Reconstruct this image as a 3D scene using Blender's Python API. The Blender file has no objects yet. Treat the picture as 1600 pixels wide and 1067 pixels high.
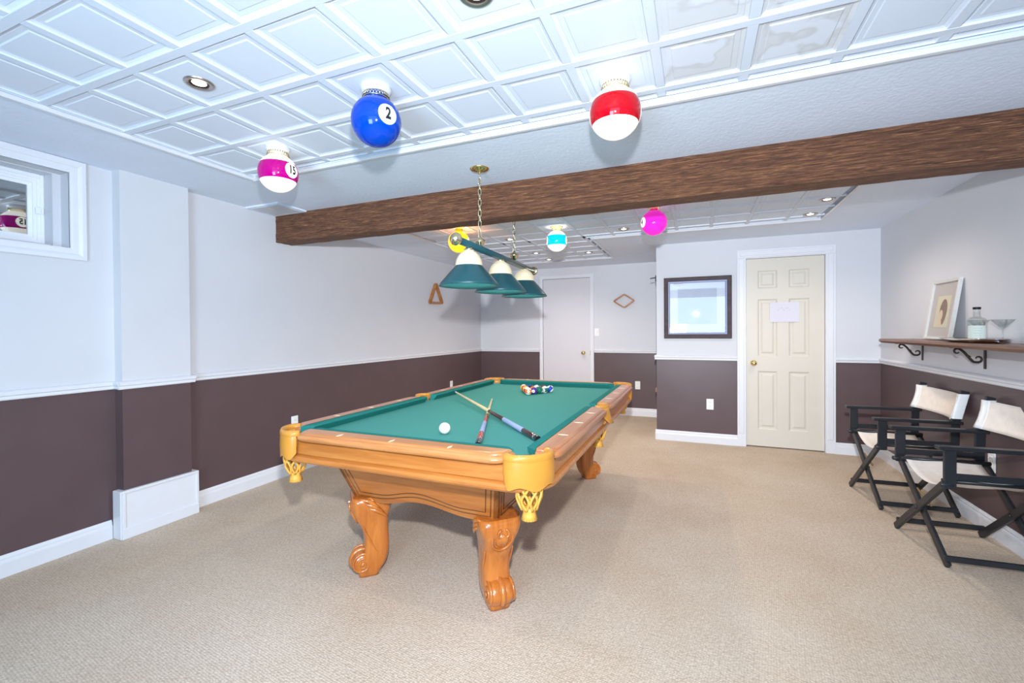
import bpy, bmesh, math, random
from mathutils import Vector, Matrix, noise
random.seed(7)
PI = math.pi
S = bpy.context.scene
COL = S.collection

# ------------------------------------------------------------------ camera, world, lights, exposure
cam = bpy.data.cameras.new('camera')
cam.sensor_width = 36.0
cam.lens = 699.28 * 36.0 / 1600.0
cam.shift_y = -10.8 / 1600.0
cam.clip_start = 0.02
camo = bpy.data.objects.new('camera', cam)
COL.objects.link(camo)
_r = Vector((0.92465, 0.38075, -0.00704)); _u = Vector((0.00281, 0.01165, 0.99993)); _f = Vector((-0.38081, 0.92460, -0.00970))
_m = Matrix(((_r.x, _u.x, -_f.x, 0), (_r.y, _u.y, -_f.y, 0), (_r.z, _u.z, -_f.z, 0), (0, 0, 0, 1)))
camo.matrix_world = Matrix.Translation((0, 0, 1.2845)) @ _m
S.camera = camo

S.view_settings.view_transform = 'Standard'
S.view_settings.look = 'None'
S.view_settings.gamma = 1.0
S.view_settings.use_curve_mapping = False
S.view_settings.exposure = 0.0

W = bpy.data.worlds.new('world'); S.world = W
W.use_nodes = True
W.node_tree.nodes['Background'].inputs[0].default_value = (0.55, 0.68, 0.9, 1)
W.node_tree.nodes['Background'].inputs[1].default_value = 0.25

def light(name, kind, loc, energy, color=(1, 1, 1), size=0.1, size_y=None, rot=None, spot=None, blend=1.0, falloff=None):
    l = bpy.data.lights.new(name, kind)
    l.energy = energy; l.color = color
    if kind == 'AREA':
        l.size = size
        if size_y: l.shape = 'RECTANGLE'; l.size_y = size_y
    else:
        l.shadow_soft_size = size
    if kind == 'SPOT':
        l.spot_size = spot; l.spot_blend = blend
    if falloff:
        l.use_nodes = True
        nt = l.node_tree; em = nt.nodes['Emission']
        fo = nt.nodes.new('ShaderNodeLightFalloff'); fo.inputs['Strength'].default_value = falloff
        nt.links.new(fo.outputs['Linear'], em.inputs['Strength'])
    o = bpy.data.objects.new(name, l); COL.objects.link(o)
    o.location = loc
    if rot: o.rotation_euler = rot
    return o

def aim(o, target):
    d = Vector(target) - o.location
    o.rotation_euler = d.to_track_quat('-Z', 'Y').to_euler()

# photographer's flash just above the camera
fl = light('camera_flash', 'SPOT', (0.0, 0.02, 1.62), 132, (0.93, 0.96, 1.0), 0.035, spot=math.radians(150), blend=1.0, falloff=0.9)
aim(fl, (-1.9, 5.5, 1.05))
# blue fill lights added out of view behind the photographer
# added low fill light, turned up to brighten and tint the ceiling
fb = light('ceiling_fill', 'AREA', (-0.7, -1.25, 1.00), 66, (0.50, 0.75, 0.97), 0.9)
aim(fb, (-1.3, 1.7, 2.3))
dl = light('rear_fill', 'AREA', (0.3, -1.6, 1.25), 50, (0.47, 0.71, 1.0), 2.6, 1.7)  # added wide blue fill; the near wall holds no window
aim(dl, (0.0, 5.0, 1.25))
SPOT_W = 25.0

# ------------------------------------------------------------------ materials
def lin(c):
    c = c / 255.0
    return c / 12.92 if c <= 0.04045 else ((c + 0.055) / 1.055) ** 2.4
def rgb(r, g, b): return (lin(r), lin(g), lin(b), 1.0)

def mat(name, col, rough=0.6, metal=0.0, emit=0.0, emit_col=None, noise_amt=0.0, noise_scale=8.0, bump=0.0, bump_scale=60.0,
        spec=0.5, trans=0.0, ior=1.45, coat=0.0, stretch=None):
    m = bpy.data.materials.new(name); m.use_nodes = True
    nt = m.node_tree; b = nt.nodes['Principled BSDF']
    b.inputs['Base Color'].default_value = col
    b.inputs['Roughness'].default_value = rough
    b.inputs['Metallic'].default_value = metal
    b.inputs['Specular IOR Level'].default_value = spec
    b.inputs['Transmission Weight'].default_value = trans
    b.inputs['IOR'].default_value = ior
    b.inputs['Coat Weight'].default_value = coat
    if emit:
        b.inputs['Emission Color'].default_value = emit_col or col
        b.inputs['Emission Strength'].default_value = emit
    tc = nt.nodes.new('ShaderNodeTexCoord')
    mp = nt.nodes.new('ShaderNodeMapping')
    nt.links.new(tc.outputs['Object'], mp.inputs['Vector'])
    if stretch: mp.inputs['Scale'].default_value = stretch
    if noise_amt:
        n = nt.nodes.new('ShaderNodeTexNoise'); n.inputs['Scale'].default_value = noise_scale; n.inputs['Detail'].default_value = 6
        nt.links.new(mp.outputs[0], n.inputs['Vector'])
        cr = nt.nodes.new('ShaderNodeValToRGB')
        d = 1 - noise_amt; l = 1 + noise_amt * 0.6
        cr.color_ramp.elements[0].position = 0.3; cr.color_ramp.elements[1].position = 0.7
        cr.color_ramp.elements[0].color = (col[0] * d, col[1] * d, col[2] * d, 1)
        cr.color_ramp.elements[1].color = (min(1, col[0] * l), min(1, col[1] * l), min(1, col[2] * l), 1)
        nt.links.new(n.outputs['Fac'], cr.inputs['Fac'])
        nt.links.new(cr.outputs['Color'], b.inputs['Base Color'])
    if bump:
        n2 = nt.nodes.new('ShaderNodeTexNoise'); n2.inputs['Scale'].default_value = bump_scale; n2.inputs['Detail'].default_value = 5
        nt.links.new(mp.outputs[0], n2.inputs['Vector'])
        bp = nt.nodes.new('ShaderNodeBump'); bp.inputs['Strength'].default_value = bump; bp.inputs['Distance'].default_value = 0.004
        nt.links.new(n2.outputs['Fac'], bp.inputs['Height'])
        nt.links.new(bp.outputs[0], b.inputs['Normal'])
    return m

def wood(name, dark, light_, scale=(1.2, 14, 14), rough=0.35, coat=0.3, bump=0.05, pos=(0.3, 0.72), detail=8):
    """wood grain running along the first (unstretched) axis"""
    m = bpy.data.materials.new(name); m.use_nodes = True
    nt = m.node_tree; b = nt.nodes['Principled BSDF']
    tc = nt.nodes.new('ShaderNodeTexCoord'); mp = nt.nodes.new('ShaderNodeMapping')
    nt.links.new(tc.outputs['Object'], mp.inputs['Vector'])
    mp.inputs['Scale'].default_value = scale
    n = nt.nodes.new('ShaderNodeTexNoise'); n.inputs['Scale'].default_value = 3.0; n.inputs['Detail'].default_value = detail
    n.inputs['Roughness'].default_value = 0.62; n.inputs['Distortion'].default_value = 0.6
    nt.links.new(mp.outputs[0], n.inputs['Vector'])
    cr = nt.nodes.new('ShaderNodeValToRGB')
    cr.color_ramp.elements[0].position = pos[0]; cr.color_ramp.elements[1].position = pos[1]
    cr.color_ramp.elements[0].color = dark; cr.color_ramp.elements[1].color = light_
    nt.links.new(n.outputs['Fac'], cr.inputs['Fac'])
    nt.links.new(cr.outputs['Color'], b.inputs['Base Color'])
    b.inputs['Roughness'].default_value = rough; b.inputs['Coat Weight'].default_value = coat; b.inputs['Coat Roughness'].default_value = 0.2
    bp = nt.nodes.new('ShaderNodeBump'); bp.inputs['Strength'].default_value = bump; bp.inputs['Distance'].default_value = 0.01
    nt.links.new(n.outputs['Fac'], bp.inputs['Height']); nt.links.new(bp.outputs[0], b.inputs['Normal'])
    return m

M = {}
M['wall'] = mat('wall_paint_white', (0.63, 0.635, 0.67, 1), 0.55, noise_amt=0.02, noise_scale=3, bump=0.08, bump_scale=120)
M['brown'] = mat('wall_paint_brown', rgb(92, 74, 76), 0.38, noise_amt=0.06, noise_scale=5, bump=0.06, bump_scale=90)
M['trim'] = mat('trim_white_gloss', (0.74, 0.75, 0.79, 1), 0.35, noise_amt=0.015, noise_scale=20)
M['door_cream'] = mat('door_cream_paint', rgb(214, 207, 194), 0.4, noise_amt=0.015, noise_scale=6)
M['door_white'] = mat('door_white_paint', rgb(208, 206, 212), 0.45, noise_amt=0.01)
M['soffit'] = mat('soffit_texture_paint', (0.76, 0.83, 0.95, 1), 0.7, noise_amt=0.02, noise_scale=4, bump=0.6, bump_scale=48)
M['tile'] = mat('ceiling_panel_white', (0.71, 0.77, 0.87, 1), 0.5, noise_amt=0.01, noise_scale=5)
M['bar'] = mat('ceiling_grid_white', (0.69, 0.745, 0.84, 1), 0.5, noise_amt=0.01, noise_scale=5)
M['plate'] = mat('white_plastic', (0.85, 0.85, 0.84, 1), 0.3, noise_amt=0.01)
M['slot'] = mat('dark_slot', (0.03, 0.03, 0.03, 1), 0.5, noise_amt=0.05)
M['brass'] = mat('polished_brass', (0.86, 0.66, 0.30, 1), 0.16, 1.0, noise_amt=0.05)
M['brass_pale'] = mat('pale_brass', (0.85, 0.75, 0.50, 1), 0.2, 1.0, noise_amt=0.05)
M['iron'] = mat('wrought_iron_dark', rgb(48, 38, 36), 0.5, 0.3, noise_amt=0.15, noise_scale=40)
M['oak'] = wood('table_oak', rgb(174, 100, 38), rgb(206, 134, 64), (1.0, 16, 16), 0.32, 0.4, 0.03)
M['oak_y'] = wood('table_oak_lengthwise', rgb(160, 92, 38), rgb(190, 122, 60), (16, 1.0, 16), 0.32, 0.4, 0.03)
M['oak_panel'] = wood('cabinet_oak', rgb(158, 88, 34), rgb(190, 118, 54), (1.0, 16, 16), 0.36, 0.3, 0.03)  # browner oak, with part of the rail's shade mixed into the colour
M['oak_panel_y'] = wood('cabinet_oak_lengthwise', rgb(152, 84, 34), rgb(182, 112, 54), (16, 1.0, 16), 0.36, 0.3, 0.03)  # same browner, partly shade-darkened tone for the long panels
M['oak_rail'] = wood('rail_oak', rgb(184, 114, 60), rgb(212, 146, 88), (1.0, 16, 16), 0.3, 0.4, 0.03)
M['oak_rail_y'] = wood('rail_oak_lengthwise', rgb(176, 106, 62), rgb(204, 136, 88), (16, 1.0, 16), 0.3, 0.4, 0.03)
M['oak_leg'] = wood('leg_oak', rgb(168, 88, 28), rgb(204, 122, 48), (10, 10, 1.2), 0.22, 0.7, 0.03)
M['groove'] = wood('dark_groove', rgb(84, 48, 18), rgb(110, 66, 28), (4, 4, 4), 0.5, 0.0)
M['leather'] = mat('tan_leather', rgb(208, 142, 54), 0.36, noise_amt=0.06, noise_scale=14, bump=0.1, bump_scale=150, coat=0.25)
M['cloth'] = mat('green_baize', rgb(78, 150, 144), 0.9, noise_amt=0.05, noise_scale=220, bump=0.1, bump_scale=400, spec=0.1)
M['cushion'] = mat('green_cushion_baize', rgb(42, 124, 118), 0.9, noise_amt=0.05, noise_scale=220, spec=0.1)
M['pearl'] = mat('pearl_inlay', rgb(250, 238, 205), 0.25, noise_amt=0.03)
M['rope'] = mat('tan_net_strap', rgb(232, 172, 76), 0.4, noise_amt=0.12, noise_scale=60)
M['lamp_green'] = mat('lamp_green_enamel', rgb(34, 82, 90), 0.34, noise_amt=0.06, noise_scale=10, coat=0.25)
M['lamp_glass'] = mat('ribbed_cream_glass', rgb(232, 218, 186), 0.3, emit=0.22, emit_col=rgb(255, 240, 205), noise_amt=0.03)
M['bulb'] = mat('glowing_bulb', (1, 0.93, 0.8, 1), 0.3, emit=6.0, emit_col=(1, 0.9, 0.72, 1), noise_amt=0.01)
M['canvas'] = mat('cream_canvas', rgb(238, 226, 214), 0.85, noise_amt=0.05, noise_scale=30, bump=0.15, bump_scale=300, spec=0.2)
M['hem'] = mat('white_canvas_hem', rgb(240, 240, 238), 0.85, noise_amt=0.03, noise_scale=30, spec=0.2)
M['black'] = mat('black_lacquer_wood', rgb(38, 40, 44), 0.38, noise_amt=0.2, noise_scale=14, bump=0.08, bump_scale=40)
M['chrome'] = mat('silver_metal', (0.82, 0.82, 0.85, 1), 0.14, 1.0, noise_amt=0.06, noise_scale=30)
M['steel_ring'] = mat('brushed_nickel', (0.55, 0.50, 0.47, 1), 0.3, 1.0, noise_amt=0.05)
M['frame_dark'] = wood('dark_frame_wood', rgb(50, 34, 38), rgb(72, 52, 56), (6, 6, 6), 0.6, 0.0)
M['frame_blue'] = mat('silver_blue_fillet', rgb(150, 156, 186), 0.35, 0.4, noise_amt=0.04)
M['mat_board'] = mat('white_mat_board', (0.86, 0.88, 0.92, 1), 0.6, noise_amt=0.01)
M['print_pale'] = mat('pale_print', rgb(212, 216, 226), 0.6, noise_amt=0.06, noise_scale=5)
M['paper'] = mat('paper_sheet', rgb(216, 213, 224), 0.8, noise_amt=0.01)
M['pencil'] = mat('pencil_marks', rgb(176, 172, 184), 0.8, noise_amt=0.05)
M['vinyl'] = mat('window_vinyl_white', (0.84, 0.85, 0.88, 1), 0.3, noise_amt=0.01)
M['well'] = mat('window_well_dark', rgb(44, 54, 64), 0.7, noise_amt=0.5, noise_scale=5)
M['maple'] = wood('cue_maple', rgb(226, 196, 140), rgb(246, 222, 172), (6, 6, 6), 0.3, 0.5, 0.0)
M['cue_dark'] = mat('cue_dark_wood', rgb(62, 24, 26), 0.22, coat=0.6, noise_amt=0.2, noise_scale=30)
M['cue_red'] = mat('cue_red_lacquer', rgb(198, 44, 44), 0.22, coat=0.6, noise_amt=0.08, noise_scale=30)
M['cue_wrap'] = mat('cue_grey_linen_wrap', rgb(156, 170, 206), 0.75, noise_amt=0.2, noise_scale=160)
M['cue_black'] = mat('cue_black', rgb(30, 30, 38), 0.25, coat=0.5, noise_amt=0.1)
M['shelf_wood'] = wood('shelf_walnut', rgb(84, 48, 30), rgb(138, 92, 64), (14, 1.0, 14), 0.4, 0.2, 0.1)
M['rack_wood'] = wood('rack_wood', rgb(150, 92, 42), rgb(190, 128, 68), (6, 6, 6), 0.4, 0.2)
M['white_ball'] = mat('cue_ball_white', rgb(246, 242, 232), 0.1, coat=0.5, noise_amt=0.01)
M['porcelain'] = mat('white_porcelain', (0.70, 0.71, 0.74, 1), 0.2, coat=0.4, noise_amt=0.01)
M['ink'] = mat('black_numeral', (0.012, 0.012, 0.016, 1), 0.35, noise_amt=0.02)
M['sil_frame'] = mat('silver_leaf_frame', rgb(214, 212, 208), 0.35, 0.3, noise_amt=0.05, noise_scale=30)
M['grey_mat'] = mat('grey_mat_board', rgb(190, 182, 180), 0.8, noise_amt=0.02)
M['print_cream'] = mat('cream_print_paper', rgb(212, 204, 178), 0.8, noise_amt=0.04)
M['print_sepia'] = mat('sepia_print_ink', rgb(132, 104, 88), 0.8, noise_amt=0.25, noise_scale=60)
M['print_skin'] = mat('pale_print_ink', rgb(222, 196, 170), 0.8, noise_amt=0.05)
M['label'] = mat('white_bottle_label', rgb(204, 210, 200), 0.6, noise_amt=0.02)
M['label_ink'] = mat('grey_label_ink', rgb(160, 168, 160), 0.6, noise_amt=0.02)
M['cap'] = mat('black_cap', rgb(16, 16, 18), 0.35, noise_amt=0.05)
M['tan_strap'] = mat('tan_metal_brace', rgb(150, 120, 80), 0.45, 0.4, noise_amt=0.1)

def glass(name, tint=(1, 1, 1, 1), refl=0.08, rough=0.02, fres=0.6):
    m = bpy.data.materials.new(name); m.use_nodes = True
    nt = m.node_tree; nt.nodes.clear()
    o = nt.nodes.new('ShaderNodeOutputMaterial'); mx = nt.nodes.new('ShaderNodeMixShader')
    t = nt.nodes.new('ShaderNodeBsdfTransparent'); g = nt.nodes.new('ShaderNodeBsdfGlossy')
    t.inputs[0].default_value = tint; g.inputs['Roughness'].default_value = rough
    lw = nt.nodes.new('ShaderNodeLayerWeight'); lw.inputs['Blend'].default_value = 0.35
    ma = nt.nodes.new('ShaderNodeMath'); ma.operation = 'MULTIPLY_ADD'; ma.inputs[1].default_value = fres; ma.inputs[2].default_value = refl
    ma.use_clamp = True
    nt.links.new(lw.outputs['Fresnel'], ma.inputs[0]); nt.links.new(ma.outputs[0], mx.inputs['Fac'])
    nt.links.new(t.outputs[0], mx.inputs[1]); nt.links.new(g.outputs[0], mx.inputs[2]); nt.links.new(mx.outputs[0], o.inputs['Surface'])
    return m
M['pane'] = glass('window_glass', (0.75, 0.85, 0.86, 1), 0.42, 0.005)
M['pic_glass'] = glass('picture_glass', (0.97, 0.98, 1, 1), 0.06, 0.01)
M['pic_glass_dull'] = glass('non_reflecting_glass', (0.98, 0.98, 0.98, 1), 0.0, 0.03, 0.12)
M['clear'] = glass('clear_bottle_glass', (0.93, 0.955, 0.95, 1), 0.02, 0.02, 0.4)

def carpet():
    m = bpy.data.materials.new('beige_loop_carpet'); m.use_nodes = True
    nt = m.node_tree; b = nt.nodes['Principled BSDF']; b.inputs['Roughness'].default_value = 0.95; b.inputs['Specular IOR Level'].default_value = 0.1
    tc = nt.nodes.new('ShaderNodeTexCoord'); mp = nt.nodes.new('ShaderNodeMapping'); mp.inputs['Rotation'].default_value = (0, 0, math.radians(8))
    nt.links.new(tc.outputs['Object'], mp.inputs['Vector'])
    v = nt.nodes.new('ShaderNodeTexVoronoi'); v.inputs['Scale'].default_value = 105; v.inputs['Randomness'].default_value = 0.45
    nt.links.new(mp.outputs[0], v.inputs['Vector'])
    n = nt.nodes.new('ShaderNodeTexNoise'); n.inputs['Scale'].default_value = 1.3; n.inputs['Detail'].default_value = 6; n.inputs['Roughness'].default_value = 0.65
    nt.links.new(tc.outputs['Object'], n.inputs['Vector'])
    n3 = nt.nodes.new('ShaderNodeTexNoise'); n3.inputs['Scale'].default_value = 70; n3.inputs['Detail'].default_value = 3
    nt.links.new(tc.outputs['Object'], n3.inputs['Vector'])
    c1 = nt.nodes.new('ShaderNodeValToRGB')
    c1.color_ramp.elements[0].position = 0.32; c1.color_ramp.elements[1].position = 0.68
    c1.color_ramp.elements[0].color = rgb(220, 199, 176); c1.color_ramp.elements[1].color = rgb(234, 218, 200)
    nt.links.new(n.outputs['Fac'], c1.inputs['Fac'])
    c2 = nt.nodes.new('ShaderNodeValToRGB')
    c2.color_ramp.elements[0].position = 0.0; c2.color_ramp.elements[1].position = 0.75
    c2.color_ramp.elements[0].color = (1, 1, 1, 1); c2.color_ramp.elements[1].color = (0.70, 0.68, 0.66, 1)
    nt.links.new(v.outputs['Distance'], c2.inputs['Fac'])
    c3 = nt.nodes.new('ShaderNodeValToRGB')
    c3.color_ramp.elements[0].position = 0.35; c3.color_ramp.elements[1].position = 0.65
    c3.color_ramp.elements[0].color = (0.84, 0.83, 0.82, 1); c3.color_ramp.elements[1].color = (1, 1, 1, 1)
    nt.links.new(n3.outputs['Fac'], c3.inputs['Fac'])
    mx = nt.nodes.new('ShaderNodeMix'); mx.data_type = 'RGBA'; mx.blend_type = 'MULTIPLY'; mx.inputs[0].default_value = 1.0
    nt.links.new(c1.outputs[0], mx.inputs[6]); nt.links.new(c2.outputs[0], mx.inputs[7])
    mx2 = nt.nodes.new('ShaderNodeMix'); mx2.data_type = 'RGBA'; mx2.blend_type = 'MULTIPLY'; mx2.inputs[0].default_value = 1.0
    nt.links.new(mx.outputs[2], mx2.inputs[6]); nt.links.new(c3.outputs[0], mx2.inputs[7])
    nt.links.new(mx2.outputs[2], b.inputs['Base Color'])
    bp = nt.nodes.new('ShaderNodeBump'); bp.inputs['Strength'].default_value = 0.6; bp.inputs['Distance'].default_value = 0.005; bp.invert = True
    nt.links.new(v.outputs['Distance'], bp.inputs['Height']); nt.links.new(bp.outputs[0], b.inputs['Normal'])
    return m
M['carpet'] = carpet()

def beam_mat():
    m = bpy.data.materials.new('rough_sawn_beam'); m.use_nodes = True
    nt = m.node_tree; b = nt.nodes['Principled BSDF']; b.inputs['Roughness'].default_value = 0.7
    tc = nt.nodes.new('ShaderNodeTexCoord'); mp = nt.nodes.new('ShaderNodeMapping'); mp.inputs['Scale'].default_value = (2.2, 44, 50)
    nt.links.new(tc.outputs['Object'], mp.inputs['Vector'])
    n = nt.nodes.new('ShaderNodeTexNoise'); n.inputs['Scale'].default_value = 3.2; n.inputs['Detail'].default_value = 10; n.inputs['Roughness'].default_value = 0.72; n.inputs['Distortion'].default_value = 1.2
    nt.links.new(mp.outputs[0], n.inputs['Vector'])
    cr = nt.nodes.new('ShaderNodeValToRGB')
    e = cr.color_ramp.elements
    e[0].position = 0.34; e[0].color = rgb(56, 32, 24)
    e[1].position = 0.68; e[1].color = rgb(184, 130, 88)
    x = e.new(0.46); x.color = rgb(90, 56, 38)
    x = e.new(0.56); x.color = rgb(128, 84, 56)
    nt.links.new(n.outputs['Fac'], cr.inputs['Fac']); nt.links.new(cr.outputs[0], b.inputs['Base Color'])
    bp = nt.nodes.new('ShaderNodeBump'); bp.inputs['Strength'].default_value = 0.8; bp.inputs['Distance'].default_value = 0.012
    nt.links.new(n.outputs['Fac'], bp.inputs['Height']); nt.links.new(bp.outputs[0], b.inputs['Normal'])
    return m
M['beam'] = beam_mat()

# water-stained tiles: a stain with its own outline, a faint brownish edge
def stain_mat():
    m = bpy.data.materials.new('ceiling_panel_water_stained'); m.use_nodes = True
    nt = m.node_tree; b = nt.nodes['Principled BSDF']; b.inputs['Roughness'].default_value = 0.5
    tc = nt.nodes.new('ShaderNodeTexCoord')
    n = nt.nodes.new('ShaderNodeTexNoise'); n.inputs['Scale'].default_value = 3.4; n.inputs['Detail'].default_value = 3
    geo = nt.nodes.new('ShaderNodeNewGeometry')
    nt.links.new(geo.outputs['Position'], n.inputs['Vector'])
    cr = nt.nodes.new('ShaderNodeValToRGB'); e = cr.color_ramp.elements
    e[0].position = 0.0; e[0].color = (0.74, 0.78, 0.85, 1)
    e[1].position = 1.0; e[1].color = (0.69, 0.71, 0.75, 1)
    x = e.new(0.49); x.color = (0.73, 0.77, 0.84, 1)
    x = e.new(0.515); x.color = (0.61, 0.62, 0.64, 1)
    x = e.new(0.54); x.color = (0.68, 0.70, 0.73, 1)
    nt.links.new(n.outputs['Fac'], cr.inputs['Fac']); nt.links.new(cr.outputs[0], b.inputs['Base Color'])
    return m
M['tile_stained'] = stain_mat()

# ------------------------------------------------------------------ mesh helpers
class MB:
    def __init__(s): s.v = []; s.f = []; s.m = []; s.sm = []
    def add(s, verts, faces, mi=0, smooth=False):
        o = len(s.v); s.v += [tuple(v) for v in verts]
        for f in faces: s.f.append([i + o for i in f]); s.m.append(mi); s.sm.append(smooth)
        return s
    def box(s, x0, x1, y0, y1, z0, z1, mi=0):
        if x0 > x1: x0, x1 = x1, x0
        if y0 > y1: y0, y1 = y1, y0
        if z0 > z1: z0, z1 = z1, z0
        v = [(x0, y0, z0), (x1, y0, z0), (x1, y1, z0), (x0, y1, z0), (x0, y0, z1), (x1, y0, z1), (x1, y1, z1), (x0, y1, z1)]
        return s.add(v, [(0, 3, 2, 1), (4, 5, 6, 7), (0, 1, 5, 4), (1, 2, 6, 5), (2, 3, 7, 6), (3, 0, 4, 7)], mi)
    def bbox(s, x0, x1, y0, y1, z0, z1, b=0.004, mi=0):
        """box with chamfered edges"""
        bm = bmesh.new()
        bmesh.ops.create_cube(bm, size=1)
        for v in bm.verts:
            v.co = Vector(((x0 + x1) / 2 + v.co.x * (x1 - x0), (y0 + y1) / 2 + v.co.y * (y1 - y0), (z0 + z1) / 2 + v.co.z * (z1 - z0)))
        bmesh.ops.bevel(bm, geom=bm.edges[:], offset=b, segments=1, affect='EDGES')
        bm.verts.index_update()
        s.add([v.co[:] for v in bm.verts], [[v.index for v in f.verts] for f in bm.faces], mi)
        bm.free(); return s
    def bar(s, p, q, w, t, up=(0, 0, 1), mi=0, b=0.003):
        """rectangular bar from p to q, width w across, thickness t along up"""
        p = Vector(p); q = Vector(q); d = (q - p); L = d.length; d.normalize(); up = Vector(up)
        sx = d.cross(up).normalized(); uz = sx.cross(d).normalized()
        t0 = MB().bbox(0, L, -w / 2, w / 2, -t / 2, t / 2, b)
        return s.add([p + d * x + sx * y + uz * z for x, y, z in t0.v], t0.f, mi)
    def loft(s, rings, closed=True, caps=(True, True), mi=0, smooth=True):
        n = len(rings[0]); v = [p for r in rings for p in r]; f = []
        for i in range(len(rings) - 1):
            for j in range(n if closed else n - 1):
                k = (j + 1) % n
                f.append((i * n + j, i * n + k, (i + 1) * n + k, (i + 1) * n + j))
        s.add(v, f, mi, smooth)
        if closed and caps[0]: s.add(rings[0], [list(range(n))[::-1]], mi)
        if closed and caps[1]: s.add(rings[-1], [list(range(n))], mi)
        return s
    def tube(s, pts, r, n=8, mi=0, closed=False, caps=True):
        pts = [Vector(p) for p in pts]; rings = []
        N = len(pts); prev = None
        for i, p in enumerate(pts):
            if closed: d = pts[(i + 1) % N] - pts[i - 1]
            else: d = pts[min(i + 1, N - 1)] - pts[max(i - 1, 0)]
            d.normalize()
            if prev is None:
                a = Vector((0, 0, 1)) if abs(d.z) < 0.9 else Vector((1, 0, 0))
                x = d.cross(a).normalized()
            else:
                x = (prev - d * prev.dot(d)).normalized()
            prev = x; y = d.cross(x)
            rr = r[i] if isinstance(r, (list, tuple)) else r
            rings.append([p + (x * math.cos(2 * PI * k / n) + y * math.sin(2 * PI * k / n)) * rr for k in range(n)])
        if closed: rings.append(rings[0]); return s.loft(rings, True, (False, False), mi)
        return s.loft(rings, True, (caps, caps), mi)
    def lathe(s, prof, c=(0, 0, 0), axis='z', n=24, mi=0, caps=(True, True), smooth=True, R=None):
        c = Vector(c); rings = []
        for r, h in prof:
            ring = []
            for k in range(n):
                a = 2 * PI * k / n; x, y = r * math.cos(a), r * math.sin(a)
                p = {'z': (x, y, h), 'x': (h, x, y), 'y': (y, h, x)}[axis]
                ring.append((R @ Vector(p) if R else Vector(p)) + c)
            rings.append(ring)
        return s.loft(rings, True, caps, mi, smooth)
    def prism(s, poly, axis, a, b, mi=0, smooth=False):
        """poly of 2D points extruded along axis from a to b. axis 'x': (y,z); 'y': (x,z); 'z': (x,y)"""
        def P(u, w, h): return {'x': (h, u, w), 'y': (u, h, w), 'z': (u, w, h)}[axis]
        n = len(poly)
        r0 = [P(u, w, a) for u, w in poly]; r1 = [P(u, w, b) for u, w in poly]
        s.loft([r0, r1], True, (True, True), mi, smooth)
        return s
    def build(s, name, mats, parent=None, loc=None, fix=True):
        me = bpy.data.meshes.new(name)
        me.from_pydata(s.v, [], s.f)
        if not isinstance(mats, (list, tuple)): mats = [mats]
        for m in mats: me.materials.append(m)
        me.polygons.foreach_set('material_index', s.m)
        me.polygons.foreach_set('use_smooth', s.sm)
        if fix:
            bm = bmesh.new(); bm.from_mesh(me)
            bmesh.ops.remove_doubles(bm, verts=bm.verts, dist=1e-6)
            bmesh.ops.recalc_face_normals(bm, faces=bm.faces)
            bm.to_mesh(me); bm.free()
        me.update()
        o = bpy.data.objects.new(name, me); COL.objects.link(o)
        if parent: o.parent = parent
        if loc: o.location = loc
        return o

def tag(o, label, cat, group=None):
    o['label'] = label; o['category'] = cat
    if group: o['group'] = group
    return o
def thing(name, label, cat, loc=(0, 0, 0), group=None, rz=0):
    o = bpy.data.objects.new(name, None); o.empty_display_size = 0.05
    COL.objects.link(o); o.location = loc; o.rotation_euler = (0, 0, rz)
    return tag(o, label, cat, group)
def struct(o, label=None):
    o['kind'] = 'structure'
    if label: o['label'] = label
    return o
def copy_tree(o, parent=None):
    c = o.copy(); COL.objects.link(c)
    if parent: c.parent = parent
    for ch in list(o.children): copy_tree(ch, c)
    return c
def rrect(hx, hy, r, n=6, cx=0, cy=0):
    pts = []
    for sx, sy, a0 in ((1, 1, 0), (-1, 1, PI / 2), (-1, -1, PI), (1, -1, 1.5 * PI)):
        for k in range(n + 1):
            a = a0 + PI / 2 * k / n
            pts.append((cx + sx * (hx - r) + r * math.cos(a), cy + sy * (hy - r) + r * math.sin(a)))
    return pts
def text_mesh(txt, size, bold=0.0, sx=1.0):
    cu = bpy.data.curves.new('numeral', 'FONT'); cu.body = txt; cu.size = size; cu.align_x = 'CENTER'; cu.align_y = 'CENTER'; cu.offset = bold; cu.resolution_u = 4
    ob = bpy.data.objects.new('numeral', cu); COL.objects.link(ob)
    bpy.context.view_layer.update()
    me = bpy.data.meshes.new_from_object(ob.evaluated_get(bpy.context.evaluated_depsgraph_get()))
    bm = bmesh.new(); bm.from_mesh(me)
    bmesh.ops.remove_doubles(bm, verts=bm.verts, dist=1e-5)
    bmesh.ops.triangulate(bm, faces=bm.faces)
    for _ in range(4):
        le = [e for e in bm.edges if e.calc_length() > size * 0.14]
        if not le: break
        bmesh.ops.subdivide_edges(bm, edges=le, cuts=1); bmesh.ops.triangulate(bm, faces=bm.faces)
    bm.verts.index_update()
    v = [(p.co.x * sx, p.co.y) for p in bm.verts]; f = [[q.index for q in p.verts] for p in bm.faces]; bm.free()
    bpy.data.objects.remove(ob); bpy.data.curves.remove(cu); bpy.data.meshes.remove(me)
    return v, f

# ------------------------------------------------------------------ room constants
XL, XR, YF, YP, XE = -3.39, 1.684, 6.84, 5.473, -0.43
ZS, ZF, ZT = 2.300, 2.265, 2.308          # soffit, far ceiling, tile plane
YB0, YB1, ZB = 2.835, 2.995, 2.064        # beam
YN = -1.75                                # wall behind the photographer
ZR0, ZR1 = 0.932, 0.982                   # chair rail
CY0, CY1, CX = 1.652, 2.060, -3.312       # column on the left wall

struct(MB().box(XL - 0.1, XR + 0.1, YN - 0.1, YF + 0.1, -0.06, 0).build('floor', M['carpet']))

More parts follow.
